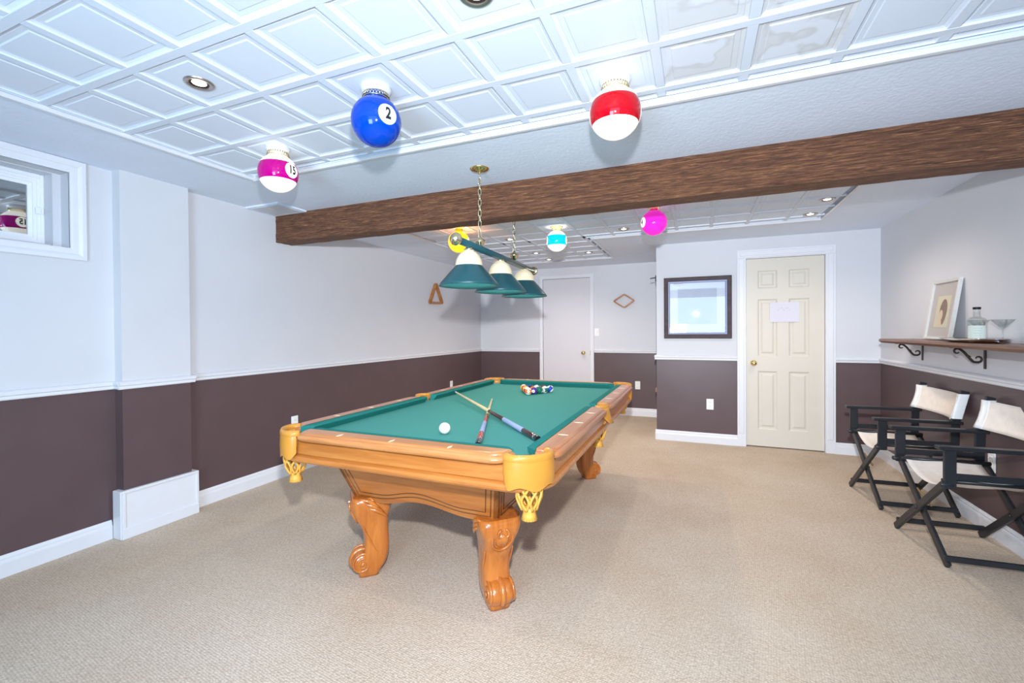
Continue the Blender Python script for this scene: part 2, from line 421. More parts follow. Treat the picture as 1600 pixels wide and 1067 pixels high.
def two_tone(name, boxes):
    """wall boxes split at the chair rail into brown and white paint"""
    mb = MB()
    for x0, x1, y0, y1, z0, z1 in boxes:
        if z0 < ZR0 + 0.02 < z1:
            mb.box(x0, x1, y0, y1, z0, ZR0 + 0.02, 1); mb.box(x0, x1, y0, y1, ZR0 + 0.02, z1, 0)
        else:
            mb.box(x0, x1, y0, y1, z0, z1, 1 if z1 <= ZR0 + 0.02 else 0)
    return struct(mb.build(name, [M['wall'], M['brown']]))
ZTOP = 2.45
WY0, WY1, WZ0, WZ1 = 0.55, 1.443, 1.783, 2.223   # window opening
two_tone('wall_left', [(XL - 0.12, XL, YN, WY0, 0, ZTOP), (XL - 0.12, XL, WY1, YF + 0.1, 0, ZTOP),
                       (XL - 0.12, XL, WY0, WY1, 0, WZ0), (XL - 0.12, XL, WY0, WY1, WZ1, ZTOP),
                       (XL, CX, CY0, CY1, 0, ZS + 0.01)])
FD0, FD1, FDZ = -2.277, -1.51, 2.092     # far door slab
two_tone('wall_back', [(XL, FD0, YF, YF + 0.1, 0, ZTOP), (FD1, XE + 0.1, YF, YF + 0.1, 0, ZTOP), (FD0, FD1, YF, YF + 0.1, FDZ, ZTOP)])
PD0, PD1, PDZ = 0.504, 1.222, 2.038      # six-panel door slab
two_tone('wall_front', [(XE, PD0 - 0.02, YP, YP + 0.11, 0, ZTOP), (PD1 + 0.02, XR, YP, YP + 0.11, 0, ZTOP), (PD0 - 0.02, PD1 + 0.02, YP, YP + 0.11, PDZ + 0.015, ZTOP),
                        (XE, XE + 0.11, YP + 0.11, YF, 0, ZTOP)])
two_tone('wall_right', [(XR, XR + 0.1, YN, YP + 0.11, 0, ZTOP)])
two_tone('wall_near', [(XL, XR, YN - 0.1, YN, 0, ZTOP)])

# ------------------------------------------------------------------ ceiling with coffered panels
GX = [-1.091 + 0.318 * k for k in range(-5, 9)]
GY = [0.42 + 0.3205 * k for k in range(6)]                 # ... 2.0225
TX0, TX1, TY1 = -2.70, 1.50, 2.105
ceil = MB()
# soffit around the front panels, far ceiling around the far panels
ceil.box(XL, TX0, YN, YB0 + 0.02, ZS, ZTOP, 0); ceil.box(TX0, XR, TY1, YB0 + 0.02, ZS, ZTOP, 0); ceil.box(TX1, XR, YN, TY1, ZS, ZTOP, 0)
ceil.box(TX0, TX1, YN, GY[0] - 0.02, ZT, ZTOP, 0)
ceil.box(TX0, TX1, GY[0] - 0.02, TY1, ZT + 0.03, ZTOP, 0)
FX0, FX1, FXI, FY0, FYI, FY1 = -2.68, 1.03, -1.05, YB0 + 0.02, 4.765, 6.14
ceil.box(XL, FX0, FY0, YF, ZF, ZTOP, 0); ceil.box(FX0, FXI, FY1, YF, ZF, ZTOP, 0)
ceil.box(FXI, XR, FYI, YF, ZF, ZTOP, 0); ceil.box(FX1, XR, FY0, FYI, ZF, ZTOP, 0)
ceil.box(FX0, FX1, FY0, FYI, ZF + 0.03, ZTOP, 0); ceil.box(FX0, FXI, FYI, FY1, ZF + 0.03, ZTOP, 0)
ceiling = struct(ceil.build('ceiling', M['soffit']))

def panel_mb(wx, wy):
    """one coffered panel, centre at origin, lower face towards -Z"""
    steps = [(0.0, 0.0), (0.0015, 0.0055), (0.014, 0.0100), (0.0165, 0.0082), (0.034, 0.0092), (0.0385, 0.0062)]
    rings = []
    for i, h in steps:
        i = min(i, min(wx, wy) / 2 - 0.004)
        rings.append([(-wx / 2 + i, -wy / 2 + i, h), (wx / 2 - i, -wy / 2 + i, h), (wx / 2 - i, wy / 2 - i, h), (-wx / 2 + i, wy / 2 - i, h)])
    return MB().loft(rings, True, (False, True), 0, False)
pcache = {}
def put_panel(x0, x1, y0, y1, z, stained=False):
    wx, wy = round(x1 - x0, 4), round(y1 - y0, 4)
    k = (wx, wy, stained)
    if k not in pcache:
        o = panel_mb(wx, wy).build('ceiling_panel', M['tile_stained'] if stained else M['tile'], ceiling, fix=False); pcache[k] = o
        for p in o.data.polygons: p.flip()
    else:
        o = pcache[k].copy(); COL.objects.link(o)
    o.location = ((x0 + x1) / 2, (y0 + y1) / 2, z)
bcache = {}
def put_bar(x0, x1, y0, y1, z):
    MB().bbox(x0, x1, y0, y1, z - 0.001, z + 0.014, 0.0015).build('grid_bar', M['bar'], ceiling)
BW = 0.036
xs = [TX0 + 0.02 - BW / 2] + [g for g in GX if TX0 + 0.1 < g < TX1 - 0.06] + [TX1]
ys = GY + [TY1 - 0.022 + BW / 2]
for i in range(len(xs) - 1):
    for j in range(len(ys) - 1):
        stained = (xs[i] > -0.25 and xs[i] < 0.4 and ys[j] > 1.0 and ys[j] < 1.9)
        put_panel(xs[i] + BW / 2, xs[i + 1] - BW / 2, ys[j] + BW / 2, ys[j + 1] - BW / 2, ZT, stained)
for y in GY: put_bar(TX0, TX1, y - BW / 2, y + BW / 2, ZT)
for x in xs[1:-1]:
    for j in range(len(ys) - 1): put_bar(x - BW / 2, x + BW / 2, ys[j] + BW / 2, ys[j + 1] - BW / 2, ZT + 0.0008)
# far panels
MF = 0.308
fx = [FX0 + 0.01 + 0.02] + [-0.79 + MF * k for k in range(-6, 6) if FX0 + 0.12 < -0.79 + MF * k < FX1 - 0.06] + [FX1 - 0.015]
fy = sorted([4.63 - MF * k for k in range(0, 5)] + [4.63 + MF * k for k in range(1, 5)])
fyA = [FY0 + 0.16] + [y for y in fy if FY0 + 0.3 < y <= 4.64] + [FYI - 0.015]
for i in range(len(fx) - 1):
    for j in range(len(fyA) - 1):
        if fx[i + 1] - fx[i] > 0.06 and fyA[j + 1] - fyA[j] > 0.06 and not (fx[i] < FXI - 0.05 and j == len(fyA) - 2):
            put_panel(fx[i] + 0.014, fx[i + 1] - 0.014, fyA[j] + 0.014, fyA[j + 1] - 0.014, ZF)
fxB = [x for x in fx if x < FXI - 0.04] + [FXI - 0.01]
fyB = [y for y in fy if y >= 4.62 and y < FY1 - 0.08] + [FY1 - 0.015]
for i in range(len(fxB) - 1):
    for j in range(len(fyB) - 1):
        if fxB[i + 1] - fxB[i] > 0.05: put_panel(fxB[i] + 0.014, fxB[i + 1] - 0.014, fyB[j] + 0.014, fyB[j + 1] - 0.014, ZF)
for y in fyA[1:-1]: put_bar(FX0, FX1, y - 0.014, y + 0.014, ZF)
for y in fyB[1:-1]: put_bar(FX0, FXI, y - 0.014, y + 0.014, ZF)
for x in fx[1:-1]:
    for j in range(len(fyA) - 1): put_bar(x - 0.014, x + 0.014, fyA[j] + 0.014, fyA[j + 1] - 0.014, ZF + 0.0008)
for x in fxB[1:-1]:
    for j in range(len(fyB) - 1): put_bar(x - 0.014, x + 0.014, fyB[j] + 0.014, fyB[j + 1] - 0.014, ZF + 0.0008)

# trims framing the panels (small quarter-round strips)
tn = [0]
def trim(mb, m=None):
    tn[0] += 1
    return struct(mb.build('trim_%d' % tn[0], m or M['trim']))
def strip(pts_plan, z):   # list of boxes
    mb = MB()
    for x0, x1, y0, y1 in pts_plan: mb.bbox(x0, x1, y0, y1, z - 0.014, z + 0.01, 0.006)
    return trim(mb)
strip([(TX0 - 0.028, XR, TY1 - 0.004, TY1 + 0.026)], ZS)
strip([(TX0 - 0.028, TX0 + 0.004, YN, TY1 - 0.004)], ZS)
strip([(FX0 - 0.028, FX0 + 0.004, FY0, FY1 + 0.026)], ZF)
strip([(FX0 + 0.004, FXI + 0.03, FY1 - 0.004, FY1 + 0.026)], ZF)
strip([(FXI, FXI + 0.03, FYI, FY1 - 0.004)], ZF)
strip([(FXI + 0.03, FX1 + 0.03, FYI - 0.004, FYI + 0.028)], ZF)
strip([(FX1, FX1 + 0.03, FY0, FYI - 0.004)], ZF)

# access panel in the soffit beside the beam
ap = tag(MB().bbox(XL + 0.004, XL + 0.37, 2.545, YB0 - 0.004, ZS - 0.012, ZS + 0.004, 0.004).build('access_panel', M['soffit']), 'white square access panel in the ceiling between left wall and beam', 'panel')
MB().box(XL + 0.04, XL + 0.335, 2.575, YB0 - 0.03, ZS - 0.0135, ZS - 0.011).build('inner_panel', M['wall'], ap)
for a in ((XL + 0.036, XL + 0.04, 2.571, YB0 - 0.026), (XL + 0.335, XL + 0.339, 2.571, YB0 - 0.026), (XL + 0.036, XL + 0.339, 2.571, 2.575), (XL + 0.036, XL + 0.339, YB0 - 0.03, YB0 - 0.026), (XL + 0.18, XL + 0.184, 2.575, YB0 - 0.03)):
    MB().box(a[0], a[1], a[2], a[3], ZS - 0.0142, ZS - 0.011).build('joint_line', M['bar'], ap)

# ------------------------------------------------------------------ beam
def beam():
    mb = MB(); nx, nz, ny = 260, 14, 6
    x0, x1 = XL + 0.001, XR - 0.001
    loop = [(YB0, ZS + 0.02 - (ZS + 0.02 - ZB) * k / nz) for k in range(nz)] + [(YB0 + (YB1 - YB0) * k / ny, ZB) for k in range(ny)] + [(YB1, ZB + (ZS + 0.02 - ZB) * k / nz) for k in range(nz + 1)]
    rings = []
    for i in range(nx + 1):
        x = x0 + (x1 - x0) * i / nx; ring = []
        for y, z in loop:
            d = noise.noise((x * 2.6, y * 18 + 3, z * 30)) * 0.0045 + noise.noise((x * 9, y * 40, z * 70)) * 0.0022
            yy = y + (d if y < (YB0 + YB1) / 2 else -d); zz = z + (d if z <= ZB + 0.001 else 0)
            ring.append((x, yy, zz))
        rings.append(ring)
    mb.loft(rings, True, (True, True), 0, False)
    o = mb.build('ceiling_beam', M['beam'])
    return tag(o, 'rough sawn dark brown wooden beam spanning the room under the ceiling', 'beam')
beam()

# ------------------------------------------------------------------ chair rails and baseboards
RAIL = [(0, ZR0), (0.012, ZR0), (0.016, ZR0 + 0.006), (0.016, ZR0 + 0.020), (0.024, ZR0 + 0.026), (0.026, ZR0 + 0.040), (0.020, ZR0 + 0.046), (0.010, ZR0 + 0.050), (0, ZR0 + 0.052)]
BASE = [(0, 0), (0.015, 0), (0.015, 0.074), (0.013, 0.084), (0.010, 0.090), (0.010, 0.100), (0.006, 0.110), (0.003, 0.116), (0, 0.116)]
def mould(prof, p, q, nrm):
    """profile (offset from wall, z) swept from p to q (2D), nrm = wall normal into the room"""
    rings = [[(c[0] + nrm[0] * o, c[1] + nrm[1] * o, z) for o, z in prof] for c in (p, q)]
    return MB().loft(rings, True, (True, True), 0, False)
def rail(p, q, n): return trim(mould(RAIL, p, q, n))
rail((XL, YN), (XL, CY0), (1, 0)); rail((CX, CY0 - 0.024), (CX, CY1 + 0.024), (1, 0)); rail((XL, CY1), (XL, YF), (1, 0))
rail((XL, CY0), (CX + 0.003, CY0), (0, -1)); rail((XL, CY1), (CX + 0.003, CY1), (0, 1))
rail((XL, YF), (-2.335, YF), (0, -1)); rail((-1.448, YF), (XE, YF), (0, -1))
rail((XE - 0.02, YP), (0.418, YP), (0, -1)); rail((1.308, YP), (XR, YP), (0, -1)); rail((XE, YP), (XE, YF), (-1, 0))
rail((XR, YN), (XR, YP), (-1, 0))
def base(side, segs):
    mb = MB()
    for p, q, n in segs:
        t = mould(BASE, p, q, n); mb.add(t.v, t.f)
    return struct(mb.build('baseboard_' + side, M['trim']))
base('left', [((XL, YN), (XL, CY0 - 0.03), (1, 0)), ((XL, CY1 + 0.035), (XL, YF), (1, 0))])
base('back', [((XL, YF), (-2.335, YF), (0, -1)), ((-1.448, YF), (XE, YF), (0, -1))])
base('front', [((XE - 0.015, YP), (0.418, YP), (0, -1)), ((1.308, YP), (XR, YP), (0, -1)), ((XE, YP), (XE, YF), (-1, 0))])
base('right', [((XR, YN), (XR, YP), (-1, 0))])

# white heater / duct cover around the column base
hb = thing('heater_cover', 'white boxed duct cover at the foot of the left wall column', 'cover', (CX, 1.86, 0))
hx = CX + 0.022
MB().bbox(XL + 0.016 - CX, hx - CX, 1.622 - 1.86, 2.097 - 1.86, 0, 0.300, 0.004).build('body', M['trim'], hb)
fr = MB()
for a in ((-0.232, 0.229, 0.285, 0.303), (-0.232, 0.229, 0.0, 0.072), (-0.232, -0.212, 0.072, 0.285), (0.209, 0.229, 0.072, 0.285)):
    fr.bbox(hx - CX - 0.001, hx - CX + 0.010, a[0], a[1], a[2], a[3], 0.003)
fr.build('front_frame', M['trim'], hb)

# ------------------------------------------------------------------ window
def window():
    mb = MB()
    w = thing('window_1', 'small high basement window in deep white casing on left wall', 'window', (XL, WY1, WZ0)); del w['category']; w['kind'] = 'structure'
    def L(o): o.location = (-XL, -WY1, -WZ0); return o
    # casing boards on the wall
    cw = 0.075
    def cring(prof):
        rings = []
        for cy_, cz_, sy_, sz_ in ((WY0, WZ0, -1, -1), (WY1, WZ0, 1, -1), (WY1, WZ1, 1, 1), (WY0, WZ1, -1, 1)):
            rings.append([(XL + h, cy_ + sy_ * o, min(cz_ + sz_ * o * (0.9 if sz_ < 0 else 1), ZS)) for o, h in prof])
        rings.append(rings[0]); return MB().loft(rings, True, (False, False), 0, False)
    L(cring([(0.0, -0.005), (0.0, 0.012), (0.012, 0.014), (0.036, 0.014), (0.040, 0.018), (0.052, 0.022), (0.070, 0.022), (0.0745, 0.019), (0.0745, -0.005)]).build('casing', M['trim'], w))
    # stepped reveal
    x1, x2, x3 = -3.481, -3.574, -3.62
    y2 = WY1 - 0.037
    j = MB()
    j.box(x2, x1, y2, WY1 + 0.02, WZ0 - 0.02, WZ1 + 0.02); j.box(x2, x1, WY0, y2, WZ1 - 0.004, WZ1 + 0.02); j.box(x2, x1, WY0, y2, WZ0 - 0.02, WZ0 + 0.012)
    j.box(x2, x1, WY0 - 0.02, WY0, WZ0 - 0.02, WZ1 + 0.02)
    L(j.build('reveal', M['wall'], w))
    f = MB()
    f.bbox(x2 - 0.05, x2 + 0.006, y2 - 0.016, y2, WZ0 + 0.012, WZ1 - 0.004, 0.003); f.bbox(x2 - 0.05, x2 + 0.006, WY0, y2 - 0.016, WZ1 - 0.026, WZ1 - 0.004, 0.003); f.bbox(x2 - 0.05, x2 + 0.006, WY0, y2 - 0.016, WZ0 + 0.012, WZ0 + 0.034, 0.003)
    L(f.build('frame', M['vinyl'], w))
    s = MB()
    z0, z1, y1 = WZ0 + 0.034, WZ1 - 0.026, y2 - 0.016
    prof = [(0.0, x3), (0.0, x2 - 0.004), (0.014, x2 - 0.004), (0.014, x2 - 0.012), (0.028, x2 - 0.012), (0.028, x2 - 0.022), (0.046, x2 - 0.024), (0.046, x3)]
    rings = []
    for cy_, cz_, sy_, sz_ in ((WY0, z0, 1, 1), (y1, z0, -1, 1), (y1, z1, -1, -1), (WY0, z1, 1, -1)):
        rings.append([(xx, cy_ + sy_ * o, cz_ + sz_ * o) for o, xx in prof])
    rings.append(rings[0]); s.loft(rings, True, (False, False), 0, False)
    sash = L(s.build('sash', M['vinyl'], w))
    lt = MB(); lt.bbox(x2 - 0.004, x2 + 0.012, y1 - 0.024, y1 + 0.012, 1.985, 2.025, 0.003); lt.bbox(x2 + 0.004, x2 + 0.018, y1 - 0.008, y1 - 0.002, 1.99, 2.02, 0.002)
    lt.build('latch', M['vinyl'], sash)
    gl = MB().box(x3 + 0.010, x3 + 0.014, WY0, y1 - 0.04, z0 + 0.04, z1 - 0.04).build('pane', M['pane'], sash)
    # the dark window well outside
    well = MB(); well.box(-4.25, -4.2, 0.0, 2.0, 1.4, 2.6); well.box(-4.2, x3 - 0.03, 0.0, 2.0, 1.40, 1.44); well.box(-4.2, x3 - 0.03, 0.0, 0.04, 1.44, 2.6); well.box(-4.2, x3 - 0.03, 1.96, 2.0, 1.44, 2.6); well.box(-4.2, x3 - 0.03, 0.04, 1.96, 2.56, 2.6)
    struct(well.build('window_well', M['well']))
    # wall thickness around the frame
    b = MB(); b.box(x3 - 0.03, XL - 0.12, WY1 + 0.0, 1.9, 1.5, 2.45); b.box(x3 - 0.03, XL - 0.12, 0.2, WY0, 1.5, 2.45); b.box(x3 - 0.03, XL - 0.12, WY0, WY1, 1.5, WZ0 + 0.026); b.box(x3 - 0.03, XL - 0.12, WY0, WY1, WZ1 - 0.002, 2.45)
    struct(b.build('wall_window_side', M['wall']))
window()

# ------------------------------------------------------------------ doors
def casing_mb(x0, x1, zt, y, w):
    c = MB()
    for a in ((x0 - w, x0, 0, zt), (x1, x1 + w, 0, zt)):
        c.bbox(a[0], a[1], y - 0.016, y + 0.002, a[2], a[3], 0.002)
        c.bbox(a[0] + w * 0.18, a[1] - w * 0.22, y - 0.021, y - 0.012, a[2] + 0.14, a[3] - 0.002, 0.004)
    c.bbox(x0 - w, x1 + w, y - 0.016, y + 0.002, zt, zt + w, 0.002); c.bbox(x0 - w * 0.7, x1 + w * 0.7, y - 0.021, y - 0.012, zt + w * 0.22, zt + w * 0.8, 0.004)
    return c
def knob(parent, x, y, z):
    k = MB().lathe([(0.030, 0), (0.030, -0.006), (0.012, -0.012), (0.012, -0.032), (0.026, -0.042), (0.029, -0.056), (0.022, -0.066), (0.008, -0.070)], (x, y, z), 'y', 20)
    return k.build('door_knob', M['brass'], parent)
def door6():
    d = thing('door_1', 'cream six-panel door with a sheet of paper taped on it', 'door', ((PD0 + PD1) / 2, YP, 0)); del d['category']; d['kind'] = 'structure'
    cx = (PD0 + PD1) / 2
    y0 = 0.022
    cols = [(0.614 - cx, 0.800 - cx), (0.905 - cx, 1.092 - cx)]
    rows = [(0.195, 0.825), (0.985, 1.600), (1.715, 1.908)]
    s = MB(); x0, x1 = PD0 - cx, PD1 - cx
    # stiles and rails around recesses
    s.box(x0, cols[0][0], y0, y0 + 0.035, 0.012, PDZ); s.box(cols[0][1], cols[1][0], y0, y0 + 0.035, 0.012, PDZ); s.box(cols[1][1], x1, y0, y0 + 0.035, 0.012, PDZ)
    zz = [0.012] + [z for r in rows for z in r] + [PDZ]
    for c in cols:
        for k in range(0, len(zz), 2): s.box(c[0], c[1], y0, y0 + 0.035, zz[k], zz[k + 1])
    s.build('slab', M['door_cream'], d)
    for r in rows:
        for c in cols:
            st = [(0, 0), (0.006, 0.004), (0.014, 0.011), (0.030, 0.011), (0.048, 0.003), (0.052, 0.003)]
            rings = [[(c[0] + i, y0 + h, r[0] + i), (c[1] - i, y0 + h, r[0] + i), (c[1] - i, y0 + h, r[1] - i), (c[0] + i, y0 + h, r[1] - i)] for i, h in st]
            MB().loft(rings, True, (False, True), 0, False).build('door_panel', M['door_cream'], d)
    j = MB(); j.box(x0 - 0.02, x0 - 0.003, 0, 0.10, 0, PDZ + 0.003); j.box(x1 + 0.003, x1 + 0.02, 0, 0.10, 0, PDZ + 0.003); j.box(x0 - 0.02, x1 + 0.02, 0, 0.10, PDZ + 0.003, PDZ + 0.015)
    j.build('jamb', M['trim'], d)
    casing_mb(x0 - 0.005, x1 + 0.005, PDZ + 0.012, 0, 0.085).build('casing', M['trim'], d)
    knob(d, 0.573 - cx, y0, 0.912)
    p = tag(MB().box(0.728, 1.000, YP + 0.0165, YP + 0.0185, 1.352, 1.562).build('paper_sheet', M['paper']), 'white sheet of paper taped to the cream six-panel door', 'paper')
    rnd = random.Random(3)
    mk = MB()
    for k in range(7):
        x = 0.805 + 0.018 * k; z = 1.50 + (0 if k % 3 else -0.02)
        mk.tube([(x + rnd.uniform(-.006, .006), YP + 0.0163, z + 0.014 * math.sin(t * 2 + k)) if False else (x + 0.006 * math.sin(t * 1.7 + k), YP + 0.0163, z + 0.012 * math.cos(t * 1.3 + 2 * k)) for t in range(5)], 0.0008, 5)
    mk.build('pencil_scribble', M['pencil'], p)
door6()
def door_flat():
    cx = (FD0 + FD1) / 2
    d = thing('door_2', 'plain flat white door with brass knob on the far wall', 'door', (cx, YF, 0)); del d['category']; d['kind'] = 'structure'
    x0, x1 = FD0 - cx, FD1 - cx
    MB().bbox(x0 + 0.004, x1 - 0.004, 0.004, 0.04, 0.012, FDZ - 0.004, 0.002).build('slab', M['door_white'], d)
    casing_mb(x0, x1, FDZ, 0, 0.055).build('casing', M['trim'], d)
    knob(d, -1.617 - cx, 0.004, 0.928)
    for z in (0.25, 1.05, 1.83): MB().bbox(x0 - 0.006, x0 + 0.006, -0.014, 0.004, z - 0.045, z + 0.045, 0.002).build('hinge', M['steel_ring'], d)
    MB().bbox(x1 - 0.002, x1 + 0.004, -0.018, 0.0, 0.89, 0.96, 0.001).build('strike_plate', M['brass_pale'], d)
door_flat()

# ------------------------------------------------------------------ outlets and switch
def cover(name, loc, rot, label, kind='outlet', group=None):
    t = thing(name, label, 'outlet' if kind == 'outlet' else 'switch', loc, group, rot)
    MB().bbox(-0.037, 0.037, -0.007, 0, -0.060, 0.060, 0.003).build('cover_plate', M['plate'], t)
    if kind == 'outlet':
        for z in (-0.022, 0.022):
            s = MB().bbox(-0.017, 0.017, -0.0095, -0.006, z - 0.015, z + 0.015, 0.003).build('socket', M['plate'], t)
            MB().box(-0.008, -0.006, -0.0100, -0.009, z - 0.004, z + 0.006).box(0.006, 0.008, -0.0100, -0.009, z - 0.004, z + 0.006).build('slot', M['slot'], s)
    else:
        MB().bbox(-0.010, 0.010, -0.014, -0.006, -0.022, 0.022, 0.003).build('toggle', M['plate'], t)
cover('wall_outlet', (0.140, YP, 0.440), 0, 'white outlet on the brown wall below the large framed picture')
cover('wall_outlet', (-0.806, YF, 0.455), 0, 'white outlet on the far brown wall below the diamond rack')
cover('wall_outlet', (XL, 3.008, 0.458), PI / 2, 'white outlet on left brown wall, just behind the near corner pocket')
cover('wall_outlet', (XL, 5.83, 0.475), PI / 2, 'white outlet on left brown wall peeking over the far table rail')
cover('wall_outlet', (XR, 3.664, 0.452), -PI / 2, 'white outlet on right wall behind the nearer folding chair')
cover('light_switch', (-1.41, YF, 1.245), 0, 'white light switch beside the plain far door', 'switch')

# ------------------------------------------------------------------ recessed spotlights
def downlight(x, y, z, label, power=1.0):
    t = thing('recessed_spotlight', label, 'ceiling light', (x, y, z), 'recessed ceiling spotlights')
    if not dl_cache:
        r = MB().lathe([(0.034, 0.0), (0.036, -0.004), (0.050, -0.007), (0.055, -0.004), (0.055, 0.001)], (0, 0, 0), 'z', 28, caps=(False, False)).build('trim_ring', M['steel_ring'], t)
        e = MB().lathe([(0.036, -0.004), (0.031, -0.0012), (0.026, -0.0008)], (0, 0, 0), 'z', 24, caps=(False, False)).build('baffle', M['iron'], t)
        b = MB().lathe([(0.001, -0.0055), (0.012, -0.0050), (0.021, -0.0030), (0.027, -0.0006)], (0, 0, 0), 'z', 24, caps=(True, False)).build('lamp_lens', M['bulb'], t)
        dl_cache.extend([r, e, b])
    else:
        for o in dl_cache:
            c = o.copy(); COL.objects.link(c); c.parent = t
    light('spotlight_glow', 'SPOT', (x, y, z - 0.02), SPOT_W * power, (1.0, 0.86, 0.72), 0.03, spot=math.radians(150), blend=0.9)
dl_cache = []
downlight(-1.894, 1.228, ZT + 0.0055, 'nickel ringed ceiling spotlight left of the blue ball lamp', 0.46)
downlight(-0.620, 1.235, ZT + 0.0055, 'nickel ringed ceiling spotlight cut by the photo top edge', 0.46)
downlight(0.930, 4.10, ZF + 0.0045, 'ceiling spotlight nearest the right wall, just past the beam')
downlight(0.915, 4.575, ZF + 0.0045, 'ceiling spotlight above the six-panel door, beside the ceiling trim corner')
downlight(-0.655, 4.49, ZF + 0.0045, 'ceiling spotlight between the cyan striped and pink ball lamps')
downlight(-1.266, 5.665, ZF + 0.0045, 'ceiling spotlight below right of the cyan striped ball lamp')
downlight(-1.895, 5.43, ZF + 0.0045, 'ceiling spotlight left of the cyan ball lamp, above the far door', 1.2)
downlight(-1.90, 5.99, ZF + 0.0045, 'ceiling spotlight farthest back, closest to the far wall')
downlight(-1.869, 4.50, ZF + 0.0045, 'ceiling spotlight directly behind the lamp bar chain', 1.5)

# ------------------------------------------------------------------ billiard ball globe lamps
def ball_col(name, r, g, b, emit):
    return mat('globe_' + name, rgb(r, g, b), 0.08, emit=emit, emit_col=rgb(r, g, b), spec=0.4, noise_amt=0.05, noise_scale=6)
M['globe_white'] = mat('globe_white_lit', rgb(255, 250, 240), 0.16, emit=0.75, emit_col=rgb(255, 244, 226), coat=0.3, noise_amt=0.01)
M['globe_white_off'] = mat('globe_white_disc', rgb(214, 226, 232), 0.2, emit=0.04, coat=0.3, noise_amt=0.01)
def on_sphere(dirv, R, pts, raise_=0.001):
    d = Vector(dirv).normalized(); up = Vector((0, 0, 1)); t = up.cross(d).normalized(); u = d.cross(t)
    out = []
    for a, b in pts:
        ang = math.hypot(a, b) / R
        if ang < 1e-9: out.append(d * (R + raise_)); continue
        w = (t * a + u * b).normalized()
        out.append((d * math.cos(ang) + w * math.sin(ang)) * (R + raise_))
    return out
def number_disc(parent, c, R, dirv, txt, rad, disc_m, tsize=None, ring=None, bold=0.002, sx=0.8):
    c = Vector(c)
    n = 28; rings = []
    for k in range(0, 5):
        rr = rad * max(k, 0.02) / 4
        rings.append([p + c for p in on_sphere(dirv, R, [(rr * math.cos(2 * PI * j / n), rr * math.sin(2 * PI * j / n)) for j in range(n)], 0.0012)])
    o = MB().loft(rings, True, (True, False)).build('number_disc', disc_m, parent)
    if txt:
        v, f = text_mesh(txt, tsize or rad * 1.5, bold, sx)
        MB().add([p + c for p in on_sphere(dirv, R, v, 0.0026)], f).build('numeral', M['ink'], o, fix=False)
    return o
def globe(parent, c, R, stripe, cw, cc, lat=(-27, 27)):
    lats = [-89.5, -80, -70, -60, -50, -40, -33] + [lat[0]] + [-18, -9, 0, 9, 18] + [lat[1]] + [33, 42, 52, 60, 66, 71]
    n = 40; c = Vector(c); mb = MB()
    rings = [[c + Vector((R * math.cos(math.radians(a)) * math.cos(2 * PI * k / n), R * math.cos(math.radians(a)) * math.sin(2 * PI * k / n), R * math.sin(math.radians(a)))) for k in range(n)] for a in lats]
    for i in range(len(rings) - 1):
        mid = (lats[i] + lats[i + 1]) / 2
        col = 1 if (not stripe or lat[0] < mid < lat[1]) else 0
        mb.loft([rings[i], rings[i + 1]], True, (i == 0, False), col)
    return mb.build('globe', [cw, cc], parent)
def ball_lamp(x, y, zc, label, col, stripe, fit, discs, glow=0, gcol=(1, .9, .75), disc_m=None, R=0.101, drop=-0.150):
    t = thing('billiard_ball_lamp', label, 'ceiling lamp', (x, y, zc), 'billiard ball ceiling lamps')
    zb = drop
    globe(t, (0, 0, zb), R, stripe, M['globe_white'], col)
    if fit == 'white':
        MB().lathe([(0.060, 0.006), (0.063, -0.004), (0.063, -0.012), (0.054, zb + 0.114)], (0, 0, 0), 'z', 28).build('fitter', M['porcelain'], t)
        rg = MB()
        n = 26
        for k in range(n):
            a = 2 * PI * k / n; b = 2 * PI * (k + 0.5) / n
            rg.tube([(0.050 * math.cos(a), 0.050 * math.sin(a), zb + 0.114), (0.055 * math.cos(b), 0.055 * math.sin(b), zb + 0.097), (0.050 * math.cos(a + 2 * PI / n), 0.050 * math.sin(a + 2 * PI / n), zb + 0.114)], 0.0028, 5)
        rg.tube([(0.052 * math.cos(2 * PI * k / 28), 0.053 * math.sin(2 * PI * k / 28), zb + 0.094) for k in range(28)], 0.0025, 6, closed=True)
        rg.build('filigree_ring', M['brass_pale'], t)
        MB().lathe([(0.048, zb + 0.118), (0.048, zb + 0.090)], (0, 0, 0), 'z', 28, caps=(False, False)).build('neck', M['globe_white'] if stripe else col, t)
    else:
        MB().lathe([(0.062, 0.006), (0.062, 0.0), (0.054, -0.010), (0.036, -0.016), (0.036, zb + 0.094)], (0, 0, 0), 'z', 28).build('fitter', M['brass'], t)
        for k in range(3):
            a = 2 * PI * k / 3 + 0.6
            MB().lathe([(0.001, 0), (0.004, 0.003), (0.004, 0.012), (0.006, 0.013), (0.006, 0.018), (0.001, 0.020)], (0.034 * math.cos(a), 0.034 * math.sin(a), -0.036), 'z', 10, R=Matrix.Rotation(a, 3, 'Z') @ Matrix.Rotation(PI / 2, 3, 'Y')).build('thumb_screw', M['brass'], t)
    for dirv, txt in discs:
        number_disc(t, (0, 0, zb), R, dirv, txt, R * 0.40, disc_m or M['globe_white'], bold=0.0024, sx=0.72)
    if glow:
        g = light('globe_glow', 'AREA', (x, y, zc - 0.030), glow, gcol, 0.19); g.data.shape = 'DISK'
        g.rotation_euler = (PI, 0, 0)
    return t
BL = ball_col('blue', 2, 64, 176, 0.02); RED = ball_col('red', 182, 4, 24, 0.06); MAG = ball_col('magenta', 184, 0, 126, 0.14)
PINK = ball_col('pink', 240, 40, 190, 0.5); CY = ball_col('cyan', 0, 196, 232, 0.55); YEL = ball_col('yellow', 255, 206, 40, 0.9)
